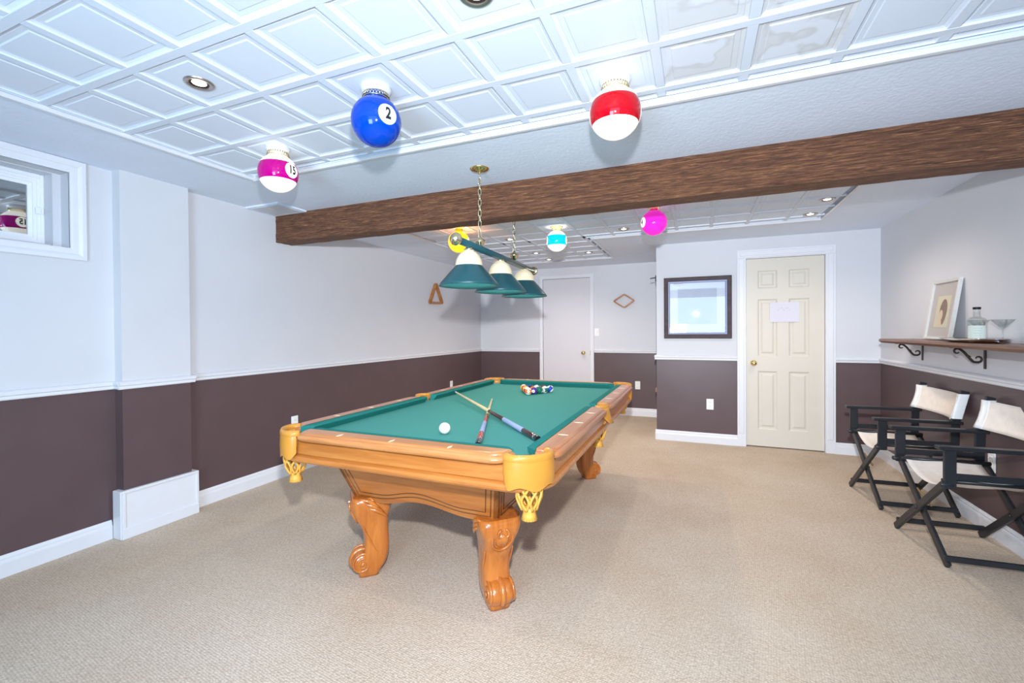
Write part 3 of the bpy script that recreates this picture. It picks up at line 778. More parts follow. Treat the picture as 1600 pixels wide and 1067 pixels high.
def toward(x, y, z, ang, elev=0):
    """direction from a lamp towards the camera turned by ang degrees (positive = to the picture's right)"""
    d = Vector((-x, -y, 0)); d.normalize(); d.rotate(Matrix.Rotation(math.radians(ang), 3, 'Z'))
    d.z = math.tan(math.radians(elev)); return d.normalized()
ball_lamp(-1.252, 1.546, ZT + 0.008, 'solid blue number two ball lamp on the panelled ceiling', BL, False, 'white', [(toward(-1.252, 1.546, 2.15, 27, -1), '2')], 0, disc_m=M['globe_white_off'], drop=-0.144, R=0.1035)
ball_lamp(-0.306, 1.872, ZT + 0.008, 'large red striped ball lamp hanging right of the blue one', RED, True, 'white', [(toward(-0.306, 1.872, 2.15, -97), '11'), (toward(-0.306, 1.872, 2.15, 97), '11')], 0.012, drop=-0.144, R=0.1035)
ball_lamp(-2.158, 1.826, ZT + 0.008, 'magenta striped number fifteen ball lamp nearest the left wall', MAG, True, 'white', [(toward(-2.158, 1.826, 2.15, 42, 2), '15'), (toward(-2.158, 1.826, 2.15, -138, 2), '15')], 0.02, drop=-0.146, R=0.1035)
ball_lamp(-0.310, 3.750, ZF + 0.006, 'solid pink ball lamp beyond the beam, above the framed picture', PINK, False, 'brass', [(toward(-0.31, 3.75, 2.13, -62), '4')], 0.04, (1, 0.5, 0.8), drop=-0.136)
ball_lamp(-1.235, 4.140, ZF + 0.006, 'cyan striped ball lamp hanging beyond the beam over the table', CY, True, 'brass', [(toward(-1.235, 4.14, 2.13, -78), '10'), (toward(-1.235, 4.14, 2.13, 78), '10')], 0.16, drop=-0.134)
ball_lamp(-2.070, 3.725, ZF + 0.006, 'glowing yellow ball lamp half hidden behind the green lamp bar', YEL, False, 'brass', [(toward(-2.09, 3.73, 2.13, 75), '1')], 0.5, (1.0, 0.42, 0.16))
light('globe_glow', 'POINT', (-2.085, 3.845, ZF - 0.115), 2.2, (1.0, 0.40, 0.16), 0.02)

# ------------------------------------------------------------------ hanging billiard table light
def billiard_light():
    X = -1.255; cy = 2.865; zb = 1.790
    t = thing('billiard_lamp', 'hanging billiard light with three green shades on a green bar', 'lamp', (X, cy, 0))
    y0, y1 = 2.235 - cy, 3.515 - cy
    lb = MB().lathe([(0.0215, y0), (0.0215, y1)], (0, 0, zb), 'y', 24)
    lb.v = [(x, y, z - 0.0195 * y) for x, y, z in lb.v]; lb.build('lamp_bar', M['lamp_green'], t)
    for ys, s in ((y0, -1), (y1, 1)):
        MB().lathe([(0.022, 0.0), (0.033, s * 0.002), (0.037, s * 0.008), (0.037, s * 0.016), (0.032, s * 0.023), (0.026, s * 0.026), (0.025, s * 0.032), (0.016, s * 0.037), (0.009, s * 0.040), (0.003, s * 0.044)], (0, ys, zb - 0.0195 * ys), 'y', 28).build('end_cap', M['brass_pale'], t)
    sh = None
    for y in (2.380, 2.845, 3.307):
        yy = y - cy
        if sh is None:
            sh = MB()
            prof = [(0.079, 1.672), (0.084, 1.666), (0.130, 1.615), (0.172, 1.566), (0.181, 1.550), (0.178, 1.549), (0.168, 1.566), (0.126, 1.612), (0.080, 1.662), (0.076, 1.668)]
            shade0 = sh.lathe(prof, (0, 0, 0), 'z', 44, caps=(False, False)).build('lamp_shade', M['lamp_green'], t, (0, yy, 0))
            n = 88; rings = []
            for r, z in ((0.079, 1.671), (0.079, 1.682), (0.074, 1.706), (0.062, 1.730), (0.046, 1.748), (0.030, 1.758), (0.026, 1.764)):
                rings.append([((r + (0.0018 if k % 2 else -0.0012)) * math.cos(2 * PI * k / n), (r + (0.0018 if k % 2 else -0.0012)) * math.sin(2 * PI * k / n), z) for k in range(n)])
            d = MB().loft(rings, True, (False, False)).build('glass_dome', M['lamp_glass'], shade0)
            MB().lathe([(0.027, 1.760), (0.029, 1.768), (0.024, 1.776), (0.018, 1.780)], (0, 0, 0), 'z', 20).build('socket_cap', M['brass_pale'], shade0)
            MB().lathe([(0.002, 1.600), (0.018, 1.606), (0.028, 1.622), (0.029, 1.638), (0.022, 1.656), (0.014, 1.672), (0.014, 1.70)], (0, 0, 0), 'z', 20).build('bulb', M['bulb'], shade0)
            first = shade0
        else:
            c = copy_tree(first, t); c.location = (0, yy, 0)
        light('shade_glow', 'POINT', (X, y, 1.585), 5.0, (1.0, 0.88, 0.66), 0.03)
    # finials, chains, canopies
    link = None
    for y, zc in ((2.530, ZS), (3.10, ZF)):
        yy = y - cy
        MB().lathe([(0.010, zb + 0.018), (0.022, zb + 0.028), (0.028, zb + 0.040), (0.036, zb + 0.047), (0.037, zb + 0.053), (0.028, zb + 0.062), (0.012, zb + 0.072), (0.006, zb + 0.084)], (0, yy, 0), 'z', 24).build('finial', M['brass_pale'], t)
        MB().lathe([(0.060, zc - 0.0005), (0.060, zc - 0.004), (0.050, zc - 0.012), (0.020, zc - 0.020), (0.006, zc - 0.026), (0.006, zc - 0.036)], (0, yy, 0), 'z', 28).build('canopy', M['brass'], t)
        z0, z1 = zb + 0.080, zc - 0.030
        n = int((z1 - z0) / 0.031); step = (z1 - z0) / n
        for k in range(n):
            if link is None:
                pts = []
                for q in range(20):
                    a = 2 * PI * q / 20
                    pts.append((0.0092 * math.cos(a), 0, (0.0105 if math.sin(a) > 0 else -0.0105) + 0.0092 * math.sin(a)))
                link = MB().tube(pts, 0.0024, 6, closed=True).build('chain_link', M['brass_pale'], t); o = link
            else:
                o = link.copy(); COL.objects.link(o)
            o.location = (0, yy, z0 + step * (k + 0.5)); o.rotation_euler = (0, 0, PI / 4 + PI / 2 * (k % 2))
billiard_light()

# ------------------------------------------------------------------ pool table
TCX, TCY = -1.245, 2.872
HX, HY = 0.735, 1.292          # outer half sizes of the rails
NX, NY = 0.588, 1.166          # nose of the cushions
ZTOPR, ZBED = 0.800, 0.756
tb = thing('pool_table', 'carved oak pool table with green baize and leather pockets', 'pool table', (TCX, TCY, 0))
def tbl(mb, name, m, parent=None): return mb.build(name, m, parent or tb)
RW = 0.098
def rail_plan(L, inset, out_r=0.072, w=RW):
    """rail running along local u from -L to L; v from 0 (inner) to w (outer); outer corners rounded"""
    pts = [(-L + inset, 0.0), (L - inset, 0.0)]
    a = L - inset; o = w - inset
    for k in range(7):
        an = PI / 2 * k / 6
        pts.append((a - out_r + out_r * math.cos(an), o - out_r + out_r * math.sin(an)))
    for k in range(7):
        an = PI / 2 + PI / 2 * k / 6
        pts.append((-a + out_r + out_r * math.cos(an), o - out_r + out_r * math.sin(an)))
    return pts
LEV = [(0.016, 0.757), (0.006, 0.761), (0.001, 0.768), (0.0, 0.776), (0.003, 0.784), (0.008, 0.7885), (0.0125, 0.7900), (0.0145, 0.7900), (0.0160, 0.7945), (0.021, 0.7982), (0.029, 0.800)]
def rail_obj(cx, cy, L, d):
    """d = outward direction (dx, dy)"""
    rings = []
    for ins, z in LEV:
        ring = []
        for u, v in rail_plan(L, ins):
            if d[0] == 0: x, y = cx + u * -d[1], cy + (v if d[1] > 0 else -v)
            else: x, y = cx + (v if d[0] > 0 else -v), cy + u * d[0]
            ring.append((x, y, z))
        rings.append(ring)
    return tbl(MB().loft(rings, True, (True, True), 0, True), 'rail', M['oak_rail'] if d[0] == 0 else M['oak_rail_y'])
def auto_smooth(o, ang=0.6):
    me = o.data
    bm = bmesh.new(); bm.from_mesh(me)
    for e in bm.edges:
        if len(e.link_faces) == 2 and e.calc_face_angle(0) > ang: e.smooth = False
    bm.to_mesh(me); bm.free()
    return o
IX, IY = HX - RW, HY - RW      # inner edge of the wood
rails = []
for sgn in (1, -1): rails.append(auto_smooth(rail_obj(0, sgn * IY, 0.566, (0, sgn))))
sideL = (IY - 0.034 - 0.052) / 2; sideC = 0.052 + sideL
for sx in (1, -1):
    for sy in (1, -1): rails.append(auto_smooth(rail_obj(sx * IX, sy * sideC, sideL, (sx, 0))))
# pearl diamonds on the rails
def diamond(cx, cy, along_y, parent):
    a, b = (0.024, 0.0080)
    pts = [(a, 0), (0, b), (-a, 0), (0, -b)]
    if along_y: pts = [(y, x) for x, y in pts]
    # the sight's long axis points across the rail
    pts = [(-q, p) for p, q in pts]
    MB().prism([(cx + x, cy + y) for x, y in pts], 'z', 0.7995, 0.8010).build('rail_sight', M['pearl'], parent)
k = 0
for sgn in (1, -1):
    for x in (-NX / 2, 0, NX / 2): diamond(x, sgn * (NY + 0.086), False, rails[k])
    k += 1
for sx in (1, -1):
    for sy in (1, -1):
        for q in (1, 2, 3): diamond(sx * (NX + 0.086), sy * NY / 4 * q, True, rails[k])
        k += 1
# bed
bed = MB(); bed.prism(rrect(HX - 0.065, HY - 0.065, 0.05), 'z', 0.730, ZBED); tbl(bed, 'playing_bed', M['cloth'])
# cushions
def cushion(cx, cy, L, d, cut0, cut1):
    prof = [(0.0, 0.7985), (0.046, 0.7968), (0.049, 0.7945), (0.0485, 0.790), (0.020, ZBED - 0.002), (0.0, ZBED - 0.002)]
    def ring(s, c):
        out = []
        for v, z in prof:
            u = s * L - s * v * c
            if d[0] == 0: out.append((cx + u, cy - d[1] * v, z))
            else: out.append((cx - d[0] * v, cy + u, z))
        return out
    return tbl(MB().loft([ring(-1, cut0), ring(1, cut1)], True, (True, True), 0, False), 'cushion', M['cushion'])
for sgn in (1, -1): cushion(0, sgn * IY, 0.560, (0, sgn), 0.95, 0.95)
for sx in (1, -1):
    for sy in (1, -1): cushion(sx * IX, sy * sideC, sideL + 0.004, (sx, 0), 0.95 if sy < 0 else 0.3, 0.3 if sy < 0 else 0.95)
# apron: recess, fascia and lower roll
AP = [(0.085, 0.748), (0.052, 0.7565), (0.040, 0.753), (0.036, 0.750), (0.034, 0.748), (0.034, 0.690), (0.040, 0.687), (0.032, 0.684), (0.022, 0.679), (0.016, 0.670), (0.017, 0.660), (0.024, 0.651), (0.036, 0.646), (0.070, 0.644)]
tbl(MB().loft([[(x, y, z) for x, y in rrect(HX - i, HY - i, 0.165, 10)] for i, z in AP], True, (True, True), 0, True), 'apron', M['oak']); auto_smooth(bpy.data.objects['apron'], 0.35)
# tapered cabinet panels with arched lower edge
def cab_panel(axis, sgn):
    """axis 'x' = panel facing +-y; 'y' = panel facing +-x"""
    if axis == 'x': hw0, hw1, d0, d1, flat = 0.462, 0.405, HY - 0.165, HY - 0.270, 0.13
    else: hw0, hw1, d0, d1, flat = HY - 0.165, HY - 0.270, 0.462, 0.405, 0.16
    zt, zb = 0.646, 0.405
    def place(u, z, out=0.0):
        f = (zt - z) / (zt - zb); dd = d0 + (d1 - d0) * f + out
        return (u, sgn * dd, z) if axis == 'x' else (sgn * dd, u, z)
    N = 48; mb = MB(); bot = []; top = []
    def arch(u, off=0.0):
        a = abs(u)
        c = hw1 - flat
        if a > c: return zb + off
        s = a / c
        return zb + off + (0.042 * (0.5 + 0.5 * math.cos(PI * s)) if s < 0.93 else 0.0005)
    fr, bk = [], []
    for k in range(N + 1):
        s = -1 + 2 * k / N
        zb_ = arch(hw1 * s)
        bot.append((hw1 * s, zb_)); top.append((hw0 * s, zt))
    for out, lst in ((0, fr), (-0.022, bk)):
        lst.append([place(u, z, out) for u, z in top]); lst.append([place(u, z, out) for u, z in bot])
    rings = [[a, b, c, d] for a, b, c, d in zip(fr[0], fr[1], bk[1], bk[0])]
    mb.loft(rings, True, (True, True), 0, False)
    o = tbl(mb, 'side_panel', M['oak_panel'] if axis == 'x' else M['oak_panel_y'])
    for off in (0.036, 0.062):
        path = []
        def ue(z, s): f = (zt - z) / (zt - zb); return s * (hw0 + (hw1 - hw0) * f - off)
        path.append((ue(zt - 0.002, -1), zt - 0.002))
        z1 = zb + off * 0.85
        us = ue(z1, -1)
        for k in range(N + 1):
            u = us + (-2 * us) * k / N
            path.append((u, arch(u * (hw1 / abs(us)) * 0.98, off * 0.85)))
        path.append((ue(zt - 0.002, 1), zt - 0.002))
        g = MB().tube([place(u, z, 0.0003) for u, z in path], 0.0026, 6); g.build('groove', M['groove'], o)
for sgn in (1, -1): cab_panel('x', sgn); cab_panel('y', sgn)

# carved scroll legs, turned outwards along the corner diagonals
def leg_mb():
    """outward direction = +x, width along y, local origin on the floor under the leg"""
    mb = MB()
    # (d centre, z, depth half, width half)
    sec = [(0.000, 0.430, 0.105, 0.098), (0.004, 0.395, 0.106, 0.100), (0.008, 0.360, 0.100, 0.090), (0.004, 0.325, 0.088, 0.078),
           (-0.004, 0.285, 0.075, 0.070), (-0.014, 0.245, 0.066, 0.066), (-0.020, 0.205, 0.062, 0.064), (-0.022, 0.165, 0.062, 0.064),
           (-0.017, 0.125, 0.064, 0.065), (-0.008, 0.090, 0.066, 0.065), (0.004, 0.060, 0.066, 0.063), (0.016, 0.034, 0.060, 0.058), (0.020, 0.014, 0.052, 0.052), (0.020, 0.0, 0.050, 0.050)]
    rings = []
    for d, z, hd, hw in sec:
        r = min(hd, hw) * 0.45
        rings.append([(x, y, z) for x, y in rrect(hd, hw, r, 5, d, 0)])
    mb.loft(rings, True, (True, True), 0, True)
    return mb
def scroll_mb():
    mb = MB()
    c = (0.054, 0, 0.076)
    mb.lathe([(0.014, -0.063), (0.030, -0.061), (0.046, -0.054), (0.053, -0.040), (0.055, -0.018), (0.049, -0.006), (0.049, 0.006), (0.055, 0.018), (0.053, 0.040), (0.046, 0.054), (0.030, 0.061), (0.014, 0.063)], c, 'y', 28)
    for s in (-1, 1):
        pts, rr = [], []
        for k in range(44):
            a = 2.2 * 2 * PI * k / 43; r = 0.052 - 0.046 * k / 43
            pts.append((c[0] + r * math.cos(PI * 0.7 - a), s * (0.053 + 0.014 * k / 43), c[2] + r * math.sin(PI * 0.7 - a))); rr.append(0.0075 - 0.003 * k / 43)
        mb.tube(pts, rr, 8)
        mb.lathe([(0.001, -0.006), (0.008, -0.004), (0.011, 0.0), (0.008, 0.004), (0.001, 0.006)], (c[0], s * 0.067, c[2]), 'y', 12)
    # ridges between the two rolls
    mb.tube([(c[0] + 0.053 * math.cos(a), 0, c[2] + 0.053 * math.sin(a)) for a in [PI * 0.95 - PI * 1.5 * q / 14 for q in range(15)]], [0.006 + 0.008 * math.sin(PI * q / 14) for q in range(15)], 8)
    return mb
def cartouche_mb():
    mb = MB()
    # oval boss with a raised rim on the outward upper face
    n = 26
    def P(a, b, h): return (0.099 + h + (b * 0.1 if b > 0 else b * 0.45), a, 0.338 + b)
    for rad in ((0.050, 0.060, 0.0060),):
        mb.tube([P(rad[0] * math.cos(2 * PI * q / n), rad[1] * math.sin(2 * PI * q / n), 0.0) for q in range(n)], rad[2], 7, closed=True)
    rings = []
    for k, h in ((1.0, -0.004), (0.85, 0.006), (0.6, 0.012), (0.3, 0.015), (0.02, 0.016)):
        rings.append([P(0.034 * k * math.cos(2 * PI * q / n), 0.040 * k * math.sin(2 * PI * q / n) - 0.006, h) for q in range(n)])
    mb.loft(rings, True, (False, True))
    # leaf tip curls
    for s in (-1, 1):
        pts = [P(s * (0.010 + 0.016 * math.sin(q * 0.5)), 0.030 + 0.018 * math.cos(q * 0.55), 0.010) for q in range(9)]
        mb.tube(pts, 0.005, 6)
        # side acanthus flutes
        for w in range(3):
            mb.tube([(0.07 - 0.10 * q / 8 - 0.02 * w, s * (0.094 + 0.010 * math.sin(q / 8 * PI) - 0.006 * w), 0.425 - 0.028 * w - 0.055 * (q / 8) ** 2) for q in range(9)], [0.004 + 0.007 * math.sin(PI * q / 8) for q in range(9)], 7)
        mb.tube([(0.050 - 0.07 * (q / 9) ** 1.2, s * (0.068 - 0.005 * q / 9), 0.275 - 0.145 * q / 9) for q in range(10)], [0.002 + 0.003 * math.sin(PI * q / 9) for q in range(10)], 7)
    return mb
leg0 = None
for sx in (1, -1):
    for sy in (-1, 1):
        if leg0 is None:
            leg0 = leg_mb().build('leg', M['oak_leg'], tb)
            scroll_mb().build('scroll_foot', M['oak_leg'], leg0); cartouche_mb().build('carved_cartouche', M['oak_leg'], leg0)
            o = leg0
        else: o = copy_tree(leg0, tb)
        o.location = (sx * 0.362, sy * 0.955, 0); o.rotation_euler = (0, 0, math.atan2(sy, sx))

# leather pockets with woven nets
def pocket_corner():
    """outward direction +x; origin at pocket centre, heights absolute"""
    R0 = 0.097; mb = MB()
    A = math.radians(112); N = 36
    # top roll
    pts = [(R0 * math.cos(-A + 2 * A * k / N), R0 * math.sin(-A + 2 * A * k / N), 0.797) for k in range(N + 1)]
    roll = MB(); prof = [(-0.020, 0.790), (-0.018, 0.803), (-0.008, 0.810), (0.004, 0.809), (0.011, 0.800), (0.012, 0.786), (0.008, 0.780), (-0.014, 0.778)]
    rings = [[((R0 + o) * math.cos(-A + 2 * A * k / N), (R0 + o) * math.sin(-A + 2 * A * k / N), z) for o, z in prof] for k in range(N + 1)]
    roll.loft(rings, True, (True, True))
    # hanging shield with scalloped hem
    sh = MB(); A2 = math.radians(98)
    cols = []
    for k in range(N + 1):
        a = -A2 + 2 * A2 * k / N; s = abs(a) / A2
        hem = 0.672 - 0.010 * math.cos(s * PI * 2.6) * (1 - s * 0.4) + 0.022 * max(0, s - 0.75) / 0.25
        col = []
        for f in (0, 0.15, 0.5, 0.85, 1.0):
            z = 0.786 + (hem - 0.786) * f; r = R0 + 0.009 + 0.004 * math.sin(PI * f)
            col.append((r * math.cos(a), r * math.sin(a), z))
        for f in (1.0, 0.5, 0):
            z = 0.786 + (hem - 0.786) * f; r = R0 + 0.002
            col.append((r * math.cos(a), r * math.sin(a), z))
        cols.append(col)
    sh.loft(cols, True, (True, True))
    # inner lining
    li = MB(); B = math.radians(105)
    cols = []
    for k in range(25):
        a = -B + 2 * B * k / 24
        cols.append([((R0 - 0.016) * math.cos(a), (R0 - 0.016) * math.sin(a), 0.795), ((R0 - 0.020) * math.cos(a), (R0 - 0.020) * math.sin(a), 0.72), ((R0 - 0.012) * math.cos(a), (R0 - 0.012) * math.sin(a), 0.72), ((R0 - 0.010) * math.cos(a), (R0 - 0.010) * math.sin(a), 0.795)])
    li.loft(cols, True, (True, True))
    for m_ in (roll, sh, li): m_.v = [(x * 0.64, y, z - (0.005 if m_ is roll else 0)) for x, y, z in m_.v]
    return roll, sh, li
def net_mb(r0=0.048, z0=0.710, z1=0.574, n=8):
    mb = MB()
    def rad(f): return r0 * (1 + 0.06 * math.sin(PI * f * 1.2)) * (1 - 0.38 * (max(0, f - 0.60) / 0.40) ** 1.4)
    for d in (-1, 1):
        for k in range(n):
            pts = []
            for q in range(13):
                f = q / 12; a = 2 * PI * k / n + d * (0.5 * 2 * PI / n) * math.sin(0.35 + f * (2 * PI - 0.35)) * (1 - 0.25 * f)
                r = rad(f) + d * 0.0015
                pts.append((r * math.cos(a), r * math.sin(a), z0 + (z1 - z0) * f))
            mb.tube(pts, 0.0056, 6)
    mb.tube([(r0 * math.cos(2 * PI * q / 24), r0 * math.sin(2 * PI * q / 24), z0) for q in range(24)], 0.005, 6, closed=True)
    return mb
def tassel_mb(z1=0.577):
    n = 32; rings = []
    for r, z in ((0.012, z1 + 0.010), (0.029, z1), (0.023, z1 - 0.010), (0.025, z1 - 0.024), (0.031, z1 - 0.044), (0.022, z1 - 0.046)):
        rings.append([((r * (1 + 0.10 * (k % 2))) * math.cos(2 * PI * k / n), (r * (1 + 0.10 * (k % 2))) * math.sin(2 * PI * k / n), z) for k in range(n)])
    return MB().loft(rings, True, (True, True))
pk0 = None
for sx in (1, -1):
    for sy in (-1, 1):
        loc = (sx * (NX + 0.040), sy * (NY + 0.040), 0); rz = math.atan2(sy, sx)
        if pk0 is None:
            roll, sh, li = pocket_corner()
            pk0 = roll.build('corner_pocket', M['leather'], tb); auto_smooth(sh.build('leather_shield', M['leather'], pk0), 0.9); li.build('pocket_lining', M['leather'], pk0)
            net_mb().build('net', M['rope'], pk0); tassel_mb().build('tassel', M['rope'], pk0); o = pk0
        else: o = copy_tree(pk0, tb)
        o.location = loc; o.rotation_euler = (0, 0, rz)
def side_pocket():
    R0 = 0.062; A = math.radians(95); N = 24
    prof = [(-0.014, 0.792), (-0.012, 0.803), (-0.004, 0.807), (0.004, 0.805), (0.008, 0.796), (0.006, 0.784), (-0.012, 0.782)]
    rings = [[(0.0 + (R0 + o) * math.cos(-A + 2 * A * k / N), (R0 + o) * math.sin(-A + 2 * A * k / N), z) for o, z in prof] for k in range(N + 1)]
    roll = MB().loft(rings, True, (True, True))
    # strap: two arms running inward beside the rails
    sh = MB(); cols = []; A2 = math.radians(58)
    for k in range(N + 1):
        a = -A2 + 2 * A2 * k / N; s = abs(a) / A2
        hem = 0.690 + 0.05 * s ** 3
        col = []
        for f in (0, 0.3, 0.7, 1.0):
            r = R0 + 0.006 + 0.030 * f ** 1.5; col.append((r * math.cos(a), r * math.sin(a), 0.797 + (hem - 0.797) * f))
        for f in (1.0, 0.7, 0.3, 0):
            r = R0 + 0.001 + 0.030 * f ** 1.5; col.append((r * math.cos(a), r * math.sin(a), 0.795 + (hem - 0.795) * f))
        cols.append(col)
    sh.loft(cols, True, (True, True))
    li = MB(); cols = []; B = math.radians(90)
    for k in range(19):
        a = -B + 2 * B * k / 18
        cols.append([((R0 + o) * math.cos(a), (R0 + o) * math.sin(a), z) for o, z in ((-0.010, 0.80), (-0.010, 0.735), (-0.004, 0.735), (-0.004, 0.80))])
    li.loft(cols, True, (True, True))
    return roll, sh, li
sp0 = None
for sx in (1, -1):
    if sp0 is None:
        roll, sh, li = side_pocket()
        sp0 = roll.build('side_pocket', M['leather'], tb); sh.build('leather_shield', M['leather'], sp0); li.build('pocket_lining', M['leather'], sp0)
        net_mb(0.044, 0.70, 0.574, 8).build('net', M['rope'], sp0); tassel_mb().build('tassel', M['rope'], sp0); o = sp0
    else: o = copy_tree(sp0, tb)
    o.location = (sx * (NX + 0.070), 0, 0); o.rotation_euler = (0, 0, 0 if sx > 0 else PI)

# ------------------------------------------------------------------ balls on the table
BR = 0.0295
PB = {1: (238, 186, 40), 2: (28, 60, 170), 3: (204, 40, 36), 4: (72, 40, 130), 5: (232, 112, 34), 6: (18, 104, 80), 7: (120, 30, 40), 8: (18, 18, 20)}
pbm = {k: mat('ball_colour_%d' % k, rgb(*v), 0.1, coat=0.5, noise_amt=0.01) for k, v in PB.items()}
names = {1: 'yellow', 2: 'blue', 3: 'red', 4: 'purple', 5: 'orange', 6: 'green', 7: 'maroon', 8: 'black'}
def pool_ball(num, x, y, label, rnd):
    t = thing('pool_ball', label, 'ball', (x, y, ZBED + BR), 'racked pool balls')
    R = Matrix.Rotation(rnd.uniform(0, 6), 3, 'Z') @ Matrix.Rotation(rnd.uniform(-1.0, 1.0), 3, 'X') @ Matrix.Rotation(rnd.uniform(0, 6), 3, 'Z')
    stripe = num > 8; cm = pbm[num - 8 if stripe else num]
    lats = [-89, -70, -50, -32, -15, 0, 15, 32, 50, 70, 89]; n = 22; mb = MB()
    rings = [[R @ Vector((BR * math.cos(math.radians(a)) * math.cos(2 * PI * k / n), BR * math.cos(math.radians(a)) * math.sin(2 * PI * k / n), BR * math.sin(math.radians(a)))) for k in range(n)] for a in lats]
    for i in range(10):
        mid = (lats[i] + lats[i + 1]) / 2
        mb.loft([rings[i], rings[i + 1]], True, (i == 0, i == 9), 1 if (not stripe or abs(mid) < 32) else 0)
    mb.build('ball', [M['white_ball'], cm], t)
    for s in (1, -1):
        d = R @ Vector((s, 0, 0.0))
        number_disc(t, (0, 0, 0), BR, d, str(num), BR * 0.42, M['white_ball'], bold=0.0002, sx=0.8)
rr = random.Random(11)
order = [13, 11, 4, 1, 5, 6, 3, 8, 12, 14, 9, 2, 15, 7, 10]
pos_names = ['at the apex nearest the camera', 'second row left', 'second row right', 'third row left', 'third row centre', 'third row right',
             'fourth row left', 'fourth row, second from left', 'fourth row, third from left', 'fourth row right',
             'back row left corner', 'back row, second from left', 'back row centre', 'back row, fourth from left', 'back row right corner']
i = 0
for row in range(5):
    for c in range(row + 1):
        num = order[i]
        x = -1.266 + (c - row / 2) * BR * 2.02; y = 3.415 + row * BR * 2.02 * 0.8660
        cn = names[num - 8 if num > 8 else num]
        pool_ball(num, x, y, ('%s striped pool ball of the racked triangle, %s' if num > 8 else '%s solid pool ball of the racked triangle, %s') % (cn, pos_names[i]), rr)
        i += 1
tag(MB().lathe([(0.0005 if abs(a) == 90 else BR * math.cos(math.radians(a)), BR * math.sin(math.radians(a))) for a in range(-90, 91, 10)], (0, 0, 0), 'z', 32).build('cue_ball', M['white_ball'], None, (-1.192, 1.981, ZBED + BR)), 'white cue ball alone on the green baize near the front rail', 'ball')

# ------------------------------------------------------------------ cues
def cue(p_tip, p_butt, label, scheme):
    p = Vector(p_tip); q = Vector(p_butt); L = (q - p).length; d = (q - p).normalized()
    t = thing('pool_cue', label, 'cue', p, 'cues crossed on the table')
    t.rotation_euler = d.to_track_quat('X', 'Z').to_euler()
    def r(f): return 0.0062 + (0.0150 - 0.0062) * f
    for nm, a, b, m in scheme:
        MB().lathe([(r(a) * 0.98, a * L), (r(a), a * L + 0.001), (r(b), b * L - 0.001), (r(b) * 0.98, b * L)], (0, 0, 0), 'x', 18).build(nm, m, t)
cue((-1.750, 3.075, 0.8030), (-0.688, 1.985, 0.7725), 'dark wood cue with grey wrap lying on top of the other', [
    ('tip', 0, 0.008, M['frame_blue']), ('ferrule', 0.008, 0.026, M['white_ball']), ('shaft', 0.026, 0.535, M['maple']), ('joint', 0.535, 0.550, M['cue_black']),
    ('forearm', 0.550, 0.700, M['cue_dark']), ('wrap', 0.700, 0.885, M['cue_wrap']), ('butt_sleeve', 0.885, 0.972, M['cue_dark']), ('ring', 0.972, 0.980, M['chrome']), ('bumper', 0.980, 1.0, M['cue_black'])])
cue((-1.434, 3.075, 0.7640), (-0.905, 1.786, 0.7718), 'red lacquered cue with grey wrap lying beneath the dark one', [
    ('tip', 0, 0.008, M['frame_blue']), ('ferrule', 0.008, 0.026, M['white_ball']), ('shaft', 0.026, 0.470, M['maple']), ('joint', 0.470, 0.485, M['cue_black']),
    ('forearm', 0.485, 0.640, M['cue_red']), ('wrap', 0.640, 0.830, M['cue_wrap']), ('butt_sleeve', 0.830, 0.925, M['cue_red']), ('ring', 0.925, 0.940, M['chrome']), ('bumper', 0.940, 1.0, M['cue_black'])])

# ------------------------------------------------------------------ wall racks
def rack_poly(pts, wdt, plane, depth, name, label):
    """closed flat frame following pts (2D) with rounded corners; plane function maps (u, w, h) to 3D"""
    n = len(pts); path = []
    for i in range(n):
        a, b, c = Vector(pts[i - 1]), Vector(pts[i]), Vector(pts[(i + 1) % n])
        e0 = (a - b).normalized(); e1 = (c - b).normalized(); rr_ = 0.022
        for k in range(5):
            f = k / 4; p0 = b + e0 * rr_ * (1 - f) ; p1 = b + e1 * rr_ * f
            path.append((p0 * (1 - f) + p1 * f + (b - b) ) if False else (b + e0 * rr_ * (1 - f) ** 2 + e1 * rr_ * f ** 2))
    N = len(path); rings = []
    for i in range(N):
        d = (path[(i + 1) % N] - path[i - 1]).normalized(); nn = Vector((-d.y, d.x))
        rings.append([plane(*(path[i] + nn * wdt / 2), 0.002), plane(*(path[i] + nn * wdt / 2), depth), plane(*(path[i] - nn * wdt / 2), depth), plane(*(path[i] - nn * wdt / 2), 0.002)])
    rings.append(rings[0])
    return tag(MB().loft(rings, True, (False, False), 0, False).build(name, M['rack_wood']), label, 'ball rack')
rack_poly([(5.235, 1.668), (5.555, 1.680), (5.393, 1.945)], 0.030, lambda u, w, h: (XL + h, u, w), 0.040, 'triangle_rack', 'brown wooden triangle ball rack hung on the left wall')
rack_poly([(-1.150, 1.709), (-0.991, 1.608), (-0.848, 1.712), (-0.991, 1.808)], 0.020, lambda u, w, h: (u, YF - h, w), 0.045, 'diamond_rack', 'thin wooden diamond ball rack hung on the far wall')

# dark cue rack on the return wall, seen edge-on
ck = thing('cue_rack', 'dark tall cue rack seen edge-on at the wall corner', 'rack', (XE, 5.66, 0))
MB().bbox(-0.024, 0.0, -0.05, 0.30, 1.86, 1.93, 0.003).build('top_bracket', M['iron'], ck)
MB().bbox(-0.024, 0.0, -0.05, 0.30, 0.53, 0.58, 0.003).build('bottom_bracket', M['rack_wood'], ck)
MB().bbox(-0.018, 0.0, 0.0, 0.24, 0.58, 1.86, 0.002).build('back_board', M['black'], ck)
MB().tube([(-0.02, 0.0, 1.905), (-0.05, 0.0, 1.903), (-0.085, 0.0, 1.898)], 0.006, 8).build('hook', M['iron'], ck)

